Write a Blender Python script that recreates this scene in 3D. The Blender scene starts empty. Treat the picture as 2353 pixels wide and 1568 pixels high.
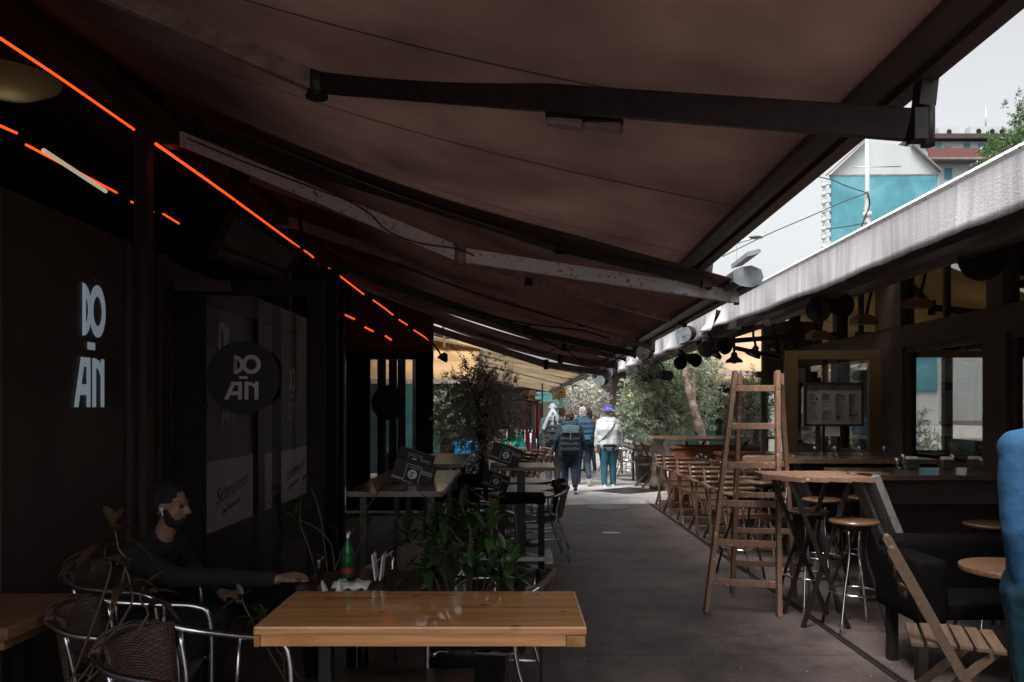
import bpy, bmesh, math, random
from math import sin, cos, pi, radians, atan2, sqrt
from mathutils import Vector as V, Matrix, noise as mnoise
random.seed(7)
scn = bpy.context.scene
COL = scn.collection

# ---------------------------------------------------------------- camera, sky, sun, exposure
CAMH, F, CX, CY = 1.6, 1830.0, 1180.0, 936.0        # focal length etc. in units of a 2353-pixel-wide picture
cam_d = bpy.data.cameras.new('camera'); cam = bpy.data.objects.new('camera', cam_d); COL.objects.link(cam)
cam.location = (0, 0, CAMH); cam.rotation_euler = (radians(90), 0, 0)
cam_d.sensor_width = 36; cam_d.lens = F/2353*36
cam_d.shift_x = (1176.5-CX)/2353; cam_d.shift_y = (CY-784)/2353
cam_d.clip_start = .05; cam_d.clip_end = 2000
scn.camera = cam
SUN_EL, SUN_AZ = 62, 212
w = bpy.data.worlds.new('World'); scn.world = w; w.use_nodes = True
nt = w.node_tree; nt.nodes.clear(); N = nt.nodes.new; L = nt.links.new
sky = N('ShaderNodeTexSky'); sky.sky_type = 'NISHITA'; sky.sun_disc = False
sky.sun_elevation = radians(SUN_EL); sky.sun_rotation = radians(SUN_AZ); sky.dust_density = 5; sky.air_density = 1
hs = N('ShaderNodeHueSaturation'); hs.inputs['Saturation'].default_value = .12
tc = N('ShaderNodeTexCoord'); sp = N('ShaderNodeSeparateXYZ'); mr = N('ShaderNodeMapRange')
mr.inputs[1].default_value = .38; mr.inputs[2].default_value = .95; mr.inputs[3].default_value = 2.55; mr.inputs[4].default_value = 5.0
cn = N('ShaderNodeTexNoise'); cn.inputs['Scale'].default_value = 1.6; cn.inputs['Detail'].default_value = 4
mr2 = N('ShaderNodeMapRange'); mr2.inputs[3].default_value = .93; mr2.inputs[4].default_value = 1.07
mm = N('ShaderNodeMath'); mm.operation = 'MULTIPLY'
vm = N('ShaderNodeVectorMath'); vm.operation = 'SCALE'
bg = N('ShaderNodeBackground'); bg.inputs['Strength'].default_value = .1
wo = N('ShaderNodeOutputWorld')
L(sky.outputs[0], hs.inputs['Color']); L(tc.outputs['Generated'], sp.inputs[0]); L(sp.outputs['Z'], mr.inputs[0])
L(tc.outputs['Generated'], cn.inputs['Vector']); L(cn.outputs[0], mr2.inputs[0]); L(mr.outputs[0], mm.inputs[0]); L(mr2.outputs[0], mm.inputs[1])
L(hs.outputs[0], vm.inputs[0]); L(mm.outputs[0], vm.inputs['Scale']); L(vm.outputs[0], bg.inputs['Color']); L(bg.outputs[0], wo.inputs[0])
sd = bpy.data.lights.new('sun', 'SUN'); sd.energy = 2.6; sd.angle = radians(20); sd.color = (1, .95, .88)
so = bpy.data.objects.new('sun', sd); COL.objects.link(so)
_d = V((sin(radians(SUN_AZ))*cos(radians(SUN_EL)), cos(radians(SUN_AZ))*cos(radians(SUN_EL)), sin(radians(SUN_EL))))
so.rotation_euler = _d.to_track_quat('Z', 'Y').to_euler()
scn.view_settings.view_transform = 'Standard'; scn.view_settings.look = 'None'
scn.view_settings.gamma = 1; scn.view_settings.exposure = 0.0
scn.render.engine = 'CYCLES'
cy = scn.cycles; cy.use_denoising = True; cy.max_bounces = 7; cy.diffuse_bounces = 4; cy.glossy_bounces = 4
cy.transmission_bounces = 6; cy.transparent_max_bounces = 12; cy.sample_clamp_indirect = 4; cy.caustics_reflective = False; cy.caustics_refractive = False

# ---------------------------------------------------------------- picture <-> world
def P(px, py, Y): return V(((px-CX)*Y/F, Y, CAMH-(py-CY)*Y/F))
def PX(px, py, X):
    return P(px, py, X*F/(px-CX))
def PZ(px, py, Z): return P(px, py, (CAMH-Z)*F/(py-CY))

# ---------------------------------------------------------------- mesh builder
def frame(d, up=V((0, 0, 1))):
    d = d.normalized()
    if abs(d.dot(up)) > .98: up = V((0, 1, 0)) if abs(d.y) < .9 else V((1, 0, 0))
    s = d.cross(up).normalized(); u = s.cross(d).normalized()
    return d, s, u
def curve(pts, n=6):
    pts = [V(p) for p in pts]; out = []
    q = [pts[0]*2-pts[1]]+pts+[pts[-1]*2-pts[-2]]
    for i in range(1, len(q)-2):
        a, b, c, d = q[i-1:i+3]
        for k in range(n):
            t = k/n
            out.append(.5*((2*b)+(c-a)*t+(2*a-5*b+4*c-d)*t*t+(3*b-a-3*c+d)*t**3))
    out.append(pts[-1]); return out
class MB:
    def __init__(s): s.v = []; s.f = []; s.sm = []
    def add(s, vs, fs, smooth=False):
        o = len(s.v); s.v += [V(x) for x in vs]; s.f += [tuple(i+o for i in f) for f in fs]; s.sm += [smooth]*len(fs); return s
    def box(s, c, d, rz=0, M=None, taper=1):
        x, y, z = d[0]/2, d[1]/2, d[2]/2; c = V(c)
        R = M if M is not None else Matrix.Rotation(rz, 3, 'Z')
        vs = [c+R@V((a*x*(1 if e < 0 else taper), b*y*(1 if e < 0 else taper), e*z)) for e in (-1, 1) for a, b in ((-1, -1), (1, -1), (1, 1), (-1, 1))]
        return s.add(vs, [(3, 2, 1, 0), (4, 5, 6, 7), (0, 1, 5, 4), (1, 2, 6, 5), (2, 3, 7, 6), (3, 0, 4, 7)])
    def bx(s, a, b):
        a = V(a); b = V(b); return s.box((a+b)/2, [abs(b[i]-a[i]) for i in range(3)])
    def bar(s, p0, p1, w, h, up=V((0, 0, 1)), w1=None, h1=None):
        p0 = V(p0); p1 = V(p1); d, sd_, u = frame(p1-p0, V(up)); vs = []
        for p, ww, hh in ((p0, w, h), (p1, w1 or w, h1 or h)):
            vs += [p+sd_*a*ww/2+u*b*hh/2 for a, b in ((-1, -1), (1, -1), (1, 1), (-1, 1))]
        return s.add(vs, [(3, 2, 1, 0), (4, 5, 6, 7), (0, 1, 5, 4), (1, 2, 6, 5), (2, 3, 7, 6), (3, 0, 4, 7)])
    def tube(s, pts, r, n=8, closed=False, r1=None, flat=1):
        pts = [V(p) for p in pts]; m = len(pts); vs = []; prev = None
        for i, p in enumerate(pts):
            if closed: d = pts[(i+1) % m]-pts[i-1]
            else: d = pts[min(i+1, m-1)]-pts[max(i-1, 0)]
            d = d.normalized() if d.length > 1e-9 else V((0, 0, 1))
            if prev is None: _, a, b = frame(d)
            else:
                a = (prev-d*prev.dot(d))
                a = a.normalized() if a.length > 1e-6 else frame(d)[1]
                b = a.cross(d)
            prev = a
            rr = r if r1 is None else r+(r1-r)*i/(m-1)
            if isinstance(r, (list, tuple)): rr = r[i]
            vs += [p+a*cos(2*pi*k/n)*rr+b*sin(2*pi*k/n)*rr*flat for k in range(n)]
        fs = []
        for i in range(m if closed else m-1):
            for k in range(n):
                a0 = i*n; b0 = ((i+1) % m)*n
                fs.append((a0+k, a0+(k+1) % n, b0+(k+1) % n, b0+k))
        s.add(vs, fs, True)
        if not closed:
            o = len(s.v)-len(vs)
            s.f += [tuple(o+k for k in range(n))[::-1], tuple(o+(m-1)*n+k for k in range(n))]; s.sm += [False, False]
        return s
    def cyl(s, p0, p1, r0, r1=None, n=16):
        p0 = V(p0); p1 = V(p1); _, a, b = frame(p1-p0); r1 = r0 if r1 is None else r1
        vs = [p+a*cos(2*pi*k/n)*r+b*sin(2*pi*k/n)*r for p, r in ((p0, r0), (p1, r1)) for k in range(n)]
        o = len(s.v); s.add(vs, [(k, (k+1) % n, n+(k+1) % n, n+k) for k in range(n)], True)
        s.f += [tuple(o+k for k in range(n))[::-1], tuple(o+n+k for k in range(n))]; s.sm += [False, False]; return s
    def lathe(s, prof, c, n=24, M=None):
        c = V(c); R = M if M is not None else Matrix.Identity(3)
        vs = [c+R@V((r*cos(2*pi*k/n), r*sin(2*pi*k/n), z)) for r, z in prof for k in range(n)]
        fs = [(i*n+k, i*n+(k+1) % n, (i+1)*n+(k+1) % n, (i+1)*n+k) for i in range(len(prof)-1) for k in range(n)]
        return s.add(vs, fs, True)
    def ell(s, c, r, n=12, m=8, M=None):
        c = V(c); R = M if M is not None else Matrix.Identity(3)
        if not isinstance(r, (tuple, list)): r = (r, r, r)
        vs = [c+R@V((0, 0, -r[2]))]
        for i in range(1, m):
            t = pi*i/m-pi/2
            vs += [c+R@V((r[0]*cos(t)*cos(2*pi*k/n), r[1]*cos(t)*sin(2*pi*k/n), r[2]*sin(t))) for k in range(n)]
        vs.append(c+R@V((0, 0, r[2]))); e = len(vs)-1
        fs = [(0, 1+(k+1) % n, 1+k) for k in range(n)]+[(e, e-n+k, e-n+(k+1) % n) for k in range(n)]
        for i in range(m-2):
            fs += [(1+i*n+k, 1+i*n+(k+1) % n, 1+(i+1)*n+(k+1) % n, 1+(i+1)*n+k) for k in range(n)]
        return s.add(vs, fs, True)
    def cap(s, p0, p1, r0, r1=None, n=12):
        r1 = r0 if r1 is None else r1
        s.ell(p0, r0, n, 8); s.ell(p1, r1, n, 8)
        if (V(p1)-V(p0)).length > 1e-5: s.cyl(p0, p1, r0*.98, r1*.98, n)
        return s
    def grid(s, rows, smooth=True):
        n = len(rows[0]); m = len(rows)
        return s.add([p for r in rows for p in r], [(i*n+k, i*n+k+1, (i+1)*n+k+1, (i+1)*n+k) for i in range(m-1) for k in range(n-1)], smooth)
    def sheet(s, rows, th=.004, up=V((0, 0, 1))):
        """closed thin slab from a grid"""
        n = len(rows[0]); m = len(rows); up = V(up)*th
        top = [V(p) for r in rows for p in r]; bot = [p-up for p in top]; k0 = len(top)
        fs = []
        for i in range(m-1):
            for k in range(n-1):
                a = i*n+k; fs.append((a, a+1, a+n+1, a+n)); fs.append((k0+a, k0+a+n, k0+a+n+1, k0+a+1))
        def rim(l):
            for a, b in zip(l, l[1:]): fs.append((a, k0+a, k0+b, b))
        rim(list(range(n))); rim([i*n+n-1 for i in range(m)]); rim(list(range((m-1)*n+n-1, (m-1)*n-1, -1))); rim([i*n for i in range(m-1, -1, -1)])
        return s.add(top+bot, fs, True)
    def prism(s, pts, d):
        pts = [V(p) for p in pts]; d = V(d); n = len(pts)
        return s.add(pts+[p+d for p in pts], [tuple(range(n))[::-1], tuple(range(n, 2*n))]+[(k, (k+1) % n, n+(k+1) % n, n+k) for k in range(n)])
    def build(s, name, mat, parent=None, bevel=0, fix=True):
        off = V((0, 0, 0)); q = parent
        while q is not None: off += q.location; q = q.parent
        me = bpy.data.meshes.new(name); me.from_pydata([tuple(x-off) for x in s.v], [], s.f)
        me.polygons.foreach_set('use_smooth', s.sm)
        if bevel or fix:
            bm = bmesh.new(); bm.from_mesh(me)
            if bevel:
                bmesh.ops.bevel(bm, geom=[e for e in bm.edges if len(e.link_faces) == 2 and e.calc_face_angle() > .6], offset=bevel, segments=2, affect='EDGES', profile=.6)
            bmesh.ops.recalc_face_normals(bm, faces=bm.faces[:]); bm.to_mesh(me); bm.free()
        me.materials.append(mat); me.update()
        o = bpy.data.objects.new(name, me); COL.objects.link(o)
        if parent is not None: o.parent = parent
        return o
def tag(o, label=None, cat=None, group=None, kind=None):
    for k, v in (('label', label), ('category', cat), ('group', group), ('kind', kind)):
        if v: o[k] = v
    return o
def thing(name, label, cat, loc=(0, 0, 0), group=None):
    o = bpy.data.objects.new(name, None); COL.objects.link(o); o.location = loc; o.empty_display_size = .1
    return tag(o, label, cat, group)
def copy_tree(o, parent=None):
    c = o.copy(); COL.objects.link(c); c.parent = parent
    for ch in [x for x in bpy.data.objects if x.parent == o]: copy_tree(ch, c)
    return c
def kids(o): return [x for x in bpy.data.objects if x.parent == o]
def dup(o, loc, rz=0, label=None, group=None, sc=None):
    c = copy_tree(o); c.location = loc; c.rotation_euler = (0, 0, rz)
    if label: c['label'] = label
    if group: c['group'] = group
    if sc: c.scale = (sc, sc, sc)
    return c
REMESH = []
def organic(mb, name, mat, parent, voxel=.012, smooth=6, disp=0, dscale=.12):
    """union of overlapping capsules into one continuous surface"""
    o = mb.build(name, mat, parent, fix=False)
    r = o.modifiers.new('r', 'REMESH'); r.mode = 'VOXEL'; r.voxel_size = voxel; r.use_smooth_shade = True
    m = o.modifiers.new('s', 'SMOOTH'); m.factor = .5; m.iterations = smooth
    if disp:
        t = bpy.data.textures.new('folds', 'CLOUDS'); t.noise_scale = dscale; t.noise_depth = 2
        d = o.modifiers.new('d', 'DISPLACE'); d.texture = t; d.strength = disp; d.mid_level = .5; d.texture_coords = 'LOCAL'
    REMESH.append(o); return o

# ---------------------------------------------------------------- materials
def newmat(name):
    m = bpy.data.materials.new(name); m.use_nodes = True; t = m.node_tree; b = t.nodes['Principled BSDF']
    return m, t, b
def mat(name, col, rough=.6, metal=0, var=.25, scale=8, bump=0, bscale=60, stretch=None, col2=None, spec=.5, lo=.35, hi=.65, coat=0):
    m, t, b = newmat(name); N = t.nodes.new; L = t.links.new
    tc = N('ShaderNodeTexCoord'); mp = N('ShaderNodeMapping'); L(tc.outputs['Object'], mp.inputs[0])
    if stretch: mp.inputs['Scale'].default_value = stretch
    n = N('ShaderNodeTexNoise'); n.inputs['Scale'].default_value = scale; n.inputs['Detail'].default_value = 6; L(mp.outputs[0], n.inputs['Vector'])
    r = N('ShaderNodeValToRGB'); c2 = col2 or tuple(c*(1-var) for c in col)
    r.color_ramp.elements[0].position = lo; r.color_ramp.elements[1].position = hi
    r.color_ramp.elements[0].color = (*c2, 1); r.color_ramp.elements[1].color = (*col, 1)
    L(n.outputs[0], r.inputs[0]); L(r.outputs[0], b.inputs['Base Color'])
    b.inputs['Roughness'].default_value = rough; b.inputs['Metallic'].default_value = metal
    b.inputs['Specular IOR Level'].default_value = spec; b.inputs['Coat Weight'].default_value = coat
    if bump:
        n2 = N('ShaderNodeTexNoise'); n2.inputs['Scale'].default_value = bscale; n2.inputs['Detail'].default_value = 5; L(mp.outputs[0], n2.inputs['Vector'])
        bp = N('ShaderNodeBump'); bp.inputs['Strength'].default_value = bump; bp.inputs['Distance'].default_value = .01
        L(n2.outputs[0], bp.inputs['Height']); L(bp.outputs[0], b.inputs['Normal'])
    return m
def emit(name, col, st):
    m, t, b = newmat(name); b.inputs['Base Color'].default_value = (*col, 1)
    b.inputs['Emission Color'].default_value = (*col, 1); b.inputs['Emission Strength'].default_value = st; return m
def wood(name, c1, c2, rough=.4, axis=0, scale=3, knots=True, coat=0, bump=.15, ring=9, wear=None):
    m, t, b = newmat(name); N = t.nodes.new; L = t.links.new
    tc = N('ShaderNodeTexCoord'); mp = N('ShaderNodeMapping'); L(tc.outputs['Object'], mp.inputs[0])
    s = [ring, ring, ring]; s[axis] = ring*.07; mp.inputs['Scale'].default_value = s
    n = N('ShaderNodeTexNoise'); n.inputs['Scale'].default_value = scale; n.inputs['Detail'].default_value = 8; n.inputs['Roughness'].default_value = .65
    n.inputs['Distortion'].default_value = .6; L(mp.outputs[0], n.inputs['Vector'])
    r = N('ShaderNodeValToRGB'); e = r.color_ramp.elements
    e[0].position = .3; e[0].color = (*c2, 1); e[1].position = .68; e[1].color = (*c1, 1); L(n.outputs[0], r.inputs[0])
    out = r.outputs[0]
    if knots:
        mp2 = N('ShaderNodeMapping'); s2 = [3.2, 3.2, 3.2]; s2[axis] = 1.7; mp2.inputs['Scale'].default_value = s2; L(tc.outputs['Object'], mp2.inputs[0])
        vo = N('ShaderNodeTexVoronoi'); vo.inputs['Scale'].default_value = 2.2; L(mp2.outputs[0], vo.inputs['Vector'])
        r2 = N('ShaderNodeValToRGB'); r2.color_ramp.elements[0].position = .03; r2.color_ramp.elements[0].color = (.25, .16, .1, 1); r2.color_ramp.elements[1].position = .12; r2.color_ramp.elements[1].color = (1, 1, 1, 1)
        L(vo.outputs['Distance'], r2.inputs[0]); mx = N('ShaderNodeMix'); mx.data_type = 'RGBA'; mx.blend_type = 'MULTIPLY'; mx.inputs[0].default_value = .8
        L(out, mx.inputs[6]); L(r2.outputs[0], mx.inputs[7]); out = mx.outputs[2]
    if wear:
        nw = N('ShaderNodeTexNoise'); nw.inputs['Scale'].default_value = 28; nw.inputs['Detail'].default_value = 3; L(tc.outputs['Object'], nw.inputs['Vector'])
        rw = N('ShaderNodeValToRGB'); rw.color_ramp.elements[0].position = .665; rw.color_ramp.elements[1].position = .7; L(nw.outputs[0], rw.inputs[0])
        mx = N('ShaderNodeMix'); mx.data_type = 'RGBA'; L(rw.outputs[0], mx.inputs[0]); L(out, mx.inputs[6]); mx.inputs[7].default_value = (*wear, 1); out = mx.outputs[2]
    L(out, b.inputs['Base Color']); b.inputs['Roughness'].default_value = rough; b.inputs['Coat Weight'].default_value = coat; b.inputs['Coat Roughness'].default_value = .06
    bp = N('ShaderNodeBump'); bp.inputs['Strength'].default_value = bump; bp.inputs['Distance'].default_value = .004; L(n.outputs[0], bp.inputs['Height']); L(bp.outputs[0], b.inputs['Normal'])
    return m
def canvas(name, col, trans, seam=None, streak=0, weave=.3, rough=.9, dirt=.36):
    """awning cloth: diffuse + light passing through; seam=(spacing, offset) along Y; streak = vertical water stains"""
    m = bpy.data.materials.new(name); m.use_nodes = True; t = m.node_tree; t.nodes.clear(); N = t.nodes.new; L = t.links.new
    tc = N('ShaderNodeTexCoord'); n = N('ShaderNodeTexNoise'); n.inputs['Scale'].default_value = 1.3; n.inputs['Detail'].default_value = 7
    mp = N('ShaderNodeMapping'); L(tc.outputs['Object'], mp.inputs[0]); L(mp.outputs[0], n.inputs['Vector'])
    if streak: mp.inputs['Scale'].default_value = (1, 7, .35); n.inputs['Scale'].default_value = 1.6; n.inputs['Roughness'].default_value = .7
    r = N('ShaderNodeMapRange'); r.inputs[1].default_value = .3; r.inputs[2].default_value = .7; r.inputs[3].default_value = 1-max(dirt, streak); r.inputs[4].default_value = 1.1
    L(n.outputs[0], r.inputs[0]); val = r.outputs[0]
    if seam:
        sx = N('ShaderNodeSeparateXYZ'); L(tc.outputs['Object'], sx.inputs[0])
        a = N('ShaderNodeMath'); a.operation = 'ADD'; a.inputs[1].default_value = 100*seam[0]-seam[1]; L(sx.outputs['Y'], a.inputs[0])
        md = N('ShaderNodeMath'); md.operation = 'MODULO'; md.inputs[1].default_value = seam[0]; L(a.outputs[0], md.inputs[0])
        lt = N('ShaderNodeMath'); lt.operation = 'GREATER_THAN'; lt.inputs[1].default_value = .014; L(md.outputs[0], lt.inputs[0])
        mr = N('ShaderNodeMapRange'); mr.inputs[3].default_value = .45; L(lt.outputs[0], mr.inputs[0])
        mu = N('ShaderNodeMath'); mu.operation = 'MULTIPLY'; L(val, mu.inputs[0]); L(mr.outputs[0], mu.inputs[1]); val = mu.outputs[0]
    def sc(c):
        q = N('ShaderNodeVectorMath'); q.operation = 'SCALE'; q.inputs[0].default_value = c; L(val, q.inputs['Scale']); return q.outputs[0]
    d = N('ShaderNodeBsdfDiffuse'); tr = N('ShaderNodeBsdfTranslucent'); ad = N('ShaderNodeAddShader'); o = N('ShaderNodeOutputMaterial')
    L(sc(col), d.inputs[0]); L(sc(trans), tr.inputs[0])
    w1 = N('ShaderNodeTexNoise'); w1.inputs['Scale'].default_value = 90; w1.inputs['Detail'].default_value = 3; mw = N('ShaderNodeMapping'); mw.inputs['Scale'].default_value = (.15, 1, 1)
    L(tc.outputs['Object'], mw.inputs[0]); L(mw.outputs[0], w1.inputs['Vector'])
    bp = N('ShaderNodeBump'); bp.inputs['Strength'].default_value = weave; bp.inputs['Distance'].default_value = .01; L(w1.outputs[0], bp.inputs['Height']); L(bp.outputs[0], d.inputs['Normal'])
    L(d.outputs[0], ad.inputs[0]); L(tr.outputs[0], ad.inputs[1]); L(ad.outputs[0], o.inputs[0]); return m
def glass(name, tint=(.9, .92, .92), refl=.12, rough=0):
    m = bpy.data.materials.new(name); m.use_nodes = True; t = m.node_tree; t.nodes.clear(); N = t.nodes.new; L = t.links.new
    tr = N('ShaderNodeBsdfTransparent'); tr.inputs[0].default_value = (*tint, 1); g = N('ShaderNodeBsdfGlossy'); g.inputs['Roughness'].default_value = rough
    lw = N('ShaderNodeLayerWeight'); lw.inputs[0].default_value = .5
    pw = N('ShaderNodeMath'); pw.operation = 'POWER'; pw.inputs[1].default_value = 4; L(lw.outputs['Facing'], pw.inputs[0])
    a = N('ShaderNodeMath'); a.operation = 'MULTIPLY_ADD'; a.inputs[1].default_value = .8; a.inputs[2].default_value = refl; L(pw.outputs[0], a.inputs[0]); a.use_clamp = True
    n = N('ShaderNodeTexNoise'); n.inputs['Scale'].default_value = 2.5; tc = N('ShaderNodeTexCoord'); L(tc.outputs['Object'], n.inputs['Vector'])
    bp = N('ShaderNodeBump'); bp.inputs['Strength'].default_value = .03; bp.inputs['Distance'].default_value = .02; L(n.outputs[0], bp.inputs['Height']); L(bp.outputs[0], g.inputs['Normal'])
    mx = N('ShaderNodeMixShader'); o = N('ShaderNodeOutputMaterial'); L(a.outputs[0], mx.inputs[0]); L(tr.outputs[0], mx.inputs[1]); L(g.outputs[0], mx.inputs[2]); L(mx.outputs[0], o.inputs[0])
    return m
def leafmat(name, c1, c2, rough=.45, tr=.35, spec=.5):
    m = bpy.data.materials.new(name); m.use_nodes = True; t = m.node_tree; b = t.nodes['Principled BSDF']; N = t.nodes.new; L = t.links.new
    g = N('ShaderNodeNewGeometry'); r = N('ShaderNodeValToRGB'); r.color_ramp.elements[0].color = (*c1, 1); r.color_ramp.elements[1].color = (*c2, 1)
    L(g.outputs['Random Per Island'], r.inputs[0]); L(r.outputs[0], b.inputs['Base Color']); b.inputs['Roughness'].default_value = rough; b.inputs['Specular IOR Level'].default_value = spec
    ts = N('ShaderNodeBsdfTranslucent'); L(r.outputs[0], ts.inputs[0]); mx = N('ShaderNodeMixShader'); mx.inputs[0].default_value = tr
    o = t.nodes['Material Output']; L(b.outputs[0], mx.inputs[1]); L(ts.outputs[0], mx.inputs[2]); L(mx.outputs[0], o.inputs[0]); return m
M = {}
M['black'] = mat('black_paint', (.02, .015, .014), .7, var=.3, spec=.2)
M['dark'] = mat('dark_brown_panel', (.06, .04, .035), .5, var=.3, scale=3, bump=.1)
M['darkwall'] = mat('dark_wall_paint', (.075, .05, .045), .5, var=.35, scale=1.5, bump=.08)
M['greywall'] = mat('grey_panel', (.2, .18, .17), .6, var=.35, scale=1.2, bump=.1)
M['barpaint'] = mat('awning_bar_paint', (.11, .09, .085), .38, var=.35, scale=14, stretch=(1, .1, 1))
M['armdark'] = mat('arm_dark_paint', (.035, .028, .027), .5, var=.5, scale=20, bump=.1)
M['armlight'] = mat('arm_pale_paint', (.86, .9, .92), .5, 0, col2=(.22, .21, .21), scale=38, lo=.3, hi=.42, bump=.2)
M['cap'] = mat('grey_cap', (.2, .23, .25), .5, var=.4, scale=20)
M['armmid'] = mat('arm_grey_paint', (.42, .34, .31), .45, var=.4, scale=16)
M['alu'] = mat('aluminium_tube', (.72, .74, .78), .22, 1, var=.15)
M['chrome'] = mat('chrome', (.8, .8, .82), .12, 1, var=.1)
M['steel'] = mat('brushed_steel', (.45, .45, .46), .35, 1, var=.3)
M['blackmetal'] = mat('black_metal', (.02, .017, .016), .35, .2, var=.3, scale=20)
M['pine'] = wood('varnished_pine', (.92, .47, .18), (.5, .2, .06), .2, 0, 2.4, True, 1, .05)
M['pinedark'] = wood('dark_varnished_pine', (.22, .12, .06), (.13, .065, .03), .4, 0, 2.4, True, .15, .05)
M['endgrain'] = wood('pine_end_grain', (.5, .25, .09), (.32, .14, .045), .45, 1, 3, False, .2)
M['ladder'] = wood('weathered_ladder_wood', (.26, .14, .09), (.14, .075, .05), .6, 2, 3, False, 0, .3, 14, (.5, .46, .42))
M['chairwood'] = wood('oiled_chair_wood', (.15, .08, .045), (.07, .037, .02), .4, 0, 3, False, .15, .2, 14)
M['greychair'] = wood('weathered_chair_wood', (.13, .08, .052), (.065, .038, .025), .6, 0, 3, False, 0, .3, 16)
M['darkwood'] = wood('dark_oiled_wood', (.075, .045, .03), (.035, .022, .016), .28, 1, 3, False, .4, .1, 10)
M['barwood'] = wood('bar_top_wood', (.26, .16, .1), (.14, .085, .05), .3, 1, 3, True, .4, .1, 10)
M['greyplank'] = wood('grey_painted_plank', (.3, .29, .29), (.14, .13, .13), .6, 2, 3, False, 0, .3, 10, (.1, .09, .09))
M['yellowframe'] = wood('ochre_door_frame', (.095, .055, .018), (.055, .032, .012), .45, 2, 3, False, .2)
M['stoolseat'] = wood('stool_seat_wood', (.17, .09, .05), (.09, .048, .026), .3, 0, 3, False, .5)
def weave(nm, c, gap):
    m, t, b = newmat(nm); N = t.nodes.new; L = t.links.new
    tc = N('ShaderNodeTexCoord'); sx = N('ShaderNodeSeparateXYZ'); L(tc.outputs['Object'], sx.inputs[0])
    a = N('ShaderNodeMath'); a.operation = 'ADD'; L(sx.outputs['Y'], a.inputs[0]); L(sx.outputs['Z'], a.inputs[1])
    cb = N('ShaderNodeCombineXYZ'); L(sx.outputs['X'], cb.inputs[0]); L(a.outputs[0], cb.inputs[1])
    br = N('ShaderNodeTexBrick'); br.inputs['Scale'].default_value = 1; br.inputs['Brick Width'].default_value = .02; br.inputs['Row Height'].default_value = .0085; br.inputs['Mortar Size'].default_value = .0019; br.inputs['Mortar Smooth'].default_value = .6
    br.inputs['Color1'].default_value = (*c, 1); br.inputs['Color2'].default_value = (*[x*.6 for x in c], 1); br.inputs['Mortar'].default_value = (*gap, 1); L(cb.outputs[0], br.inputs['Vector'])
    L(br.outputs['Color'], b.inputs['Base Color']); b.inputs['Roughness'].default_value = .5
    bp = N('ShaderNodeBump'); bp.inputs['Strength'].default_value = .8; bp.inputs['Distance'].default_value = .006; bp.invert = True; L(br.outputs['Fac'], bp.inputs['Height']); L(bp.outputs[0], b.inputs['Normal']); return m
M['wicker'] = weave('woven_rattan', (.2, .135, .1), (.008, .006, .005))
M['basket'] = mat('basket_weave', (.34, .19, .09), .6, var=.6, scale=50, bump=.5, bscale=120)
M['terra'] = mat('terracotta_box', (.3, .1, .06), .7, var=.3)
M['pot'] = mat('black_plastic_pot', (.035, .037, .042), .5, var=.2)
M['leather'] = mat('black_leather', (.004, .003, .0035), .8, var=.3, bump=.3, bscale=50, spec=.06)
M['white'] = mat('white_paint', (.78, .8, .8), .5, var=.1)
M['paper'] = mat('white_paper', (.72, .71, .7), .6, var=.08)
M['logo'] = mat('pale_logo_film', (.62, .68, .72), .5, var=.08)
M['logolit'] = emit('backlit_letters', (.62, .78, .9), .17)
M['logodim'] = mat('grey_logo_film', (.62, .57, .61), .5, var=.08)
M['signdark'] = mat('sign_disc_black', (.012, .009, .009), .6, var=.1)
M['frost'] = mat('frosted_window_film', (.72, .68, .66), .5, var=.12, scale=2)
M['ink'] = mat('print_ink', (.03, .028, .028), .6, var=.1)
M['stone'] = mat('pale_facade_plaster', (.42, .455, .465), .8, var=.12, scale=.3)
M['greenpaint'] = mat('dark_green_paint', (.008, .036, .029), .4, var=.3)
M['tealglass'] = mat('teal_panel', (.08, .24, .23), .3, var=.4, scale=2)  # opaque teal surface for the kiosk panes and shop panels
M['glass'] = glass('window_glass', (.93, .94, .94), .06)
M['glassdark'] = glass('facade_window_glass', (.66, .66, .64), .12, .03)
M['glasstransom'] = glass('transom_glass', (.25, .25, .24), .4, .01)
M['glassleft'] = glass('door_leaf_glass', (.9, .89, .89), .05)
M['clearglass'] = glass('clear_vessel', (.85, .87, .88), .05)
M['bottle'] = leafmat('green_bottle_glass', (.015, .16, .05), (.02, .2, .06), .12, .5, .8)
M['skinshade'] = mat('skin_in_shade', (.3, .165, .115), .55, var=.25, scale=30)  # darker skin copy for the seated man, shade put into the colour
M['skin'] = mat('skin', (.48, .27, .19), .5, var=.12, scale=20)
M['canvas1'] = canvas('brown_awning_canvas', (.17, .115, .1), (.125, .094, .086), (1.05, 1.68))
M['canvas2'] = canvas('old_brown_awning_canvas', (.15, .11, .1), (.075, .052, .047), (1.05, .3))
M['canvast'] = canvas('tan_awning_canvas', (.36, .3, .21), (.15, .115, .07), (1.1, .5))
M['canvasy'] = canvas('amber_awning_canvas', (.33, .21, .11), (.13, .08, .038), (1.2, .2))
M['canvasc'] = canvas('cream_awning_canvas', (.5, .45, .36), (.3, .265, .21), (.45, .2))
M['valance'] = canvas('stained_grey_valance', (.62, .61, .63), (.12, .11, .11), None, .42)
M['orange'] = emit('orange_light_strip', (1, .105, .012), 1.15)
M['tubewhite'] = emit('warm_white_tube', (.95, .8, .58), .42)
M['bulb'] = emit('warm_bulb', (1, .5, .16), 3)
M['olive'] = leafmat('silvery_olive_leaves', (.16, .19, .13), (.42, .45, .36), .5, .3)
M['olivegreen'] = leafmat('green_olive_leaves', (.13, .17, .095), (.5, .55, .4), .5, .35)
M['olivedark'] = leafmat('shaded_olive_leaves', (.2, .2, .165), (.74, .72, .63), .5, .2)
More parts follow.
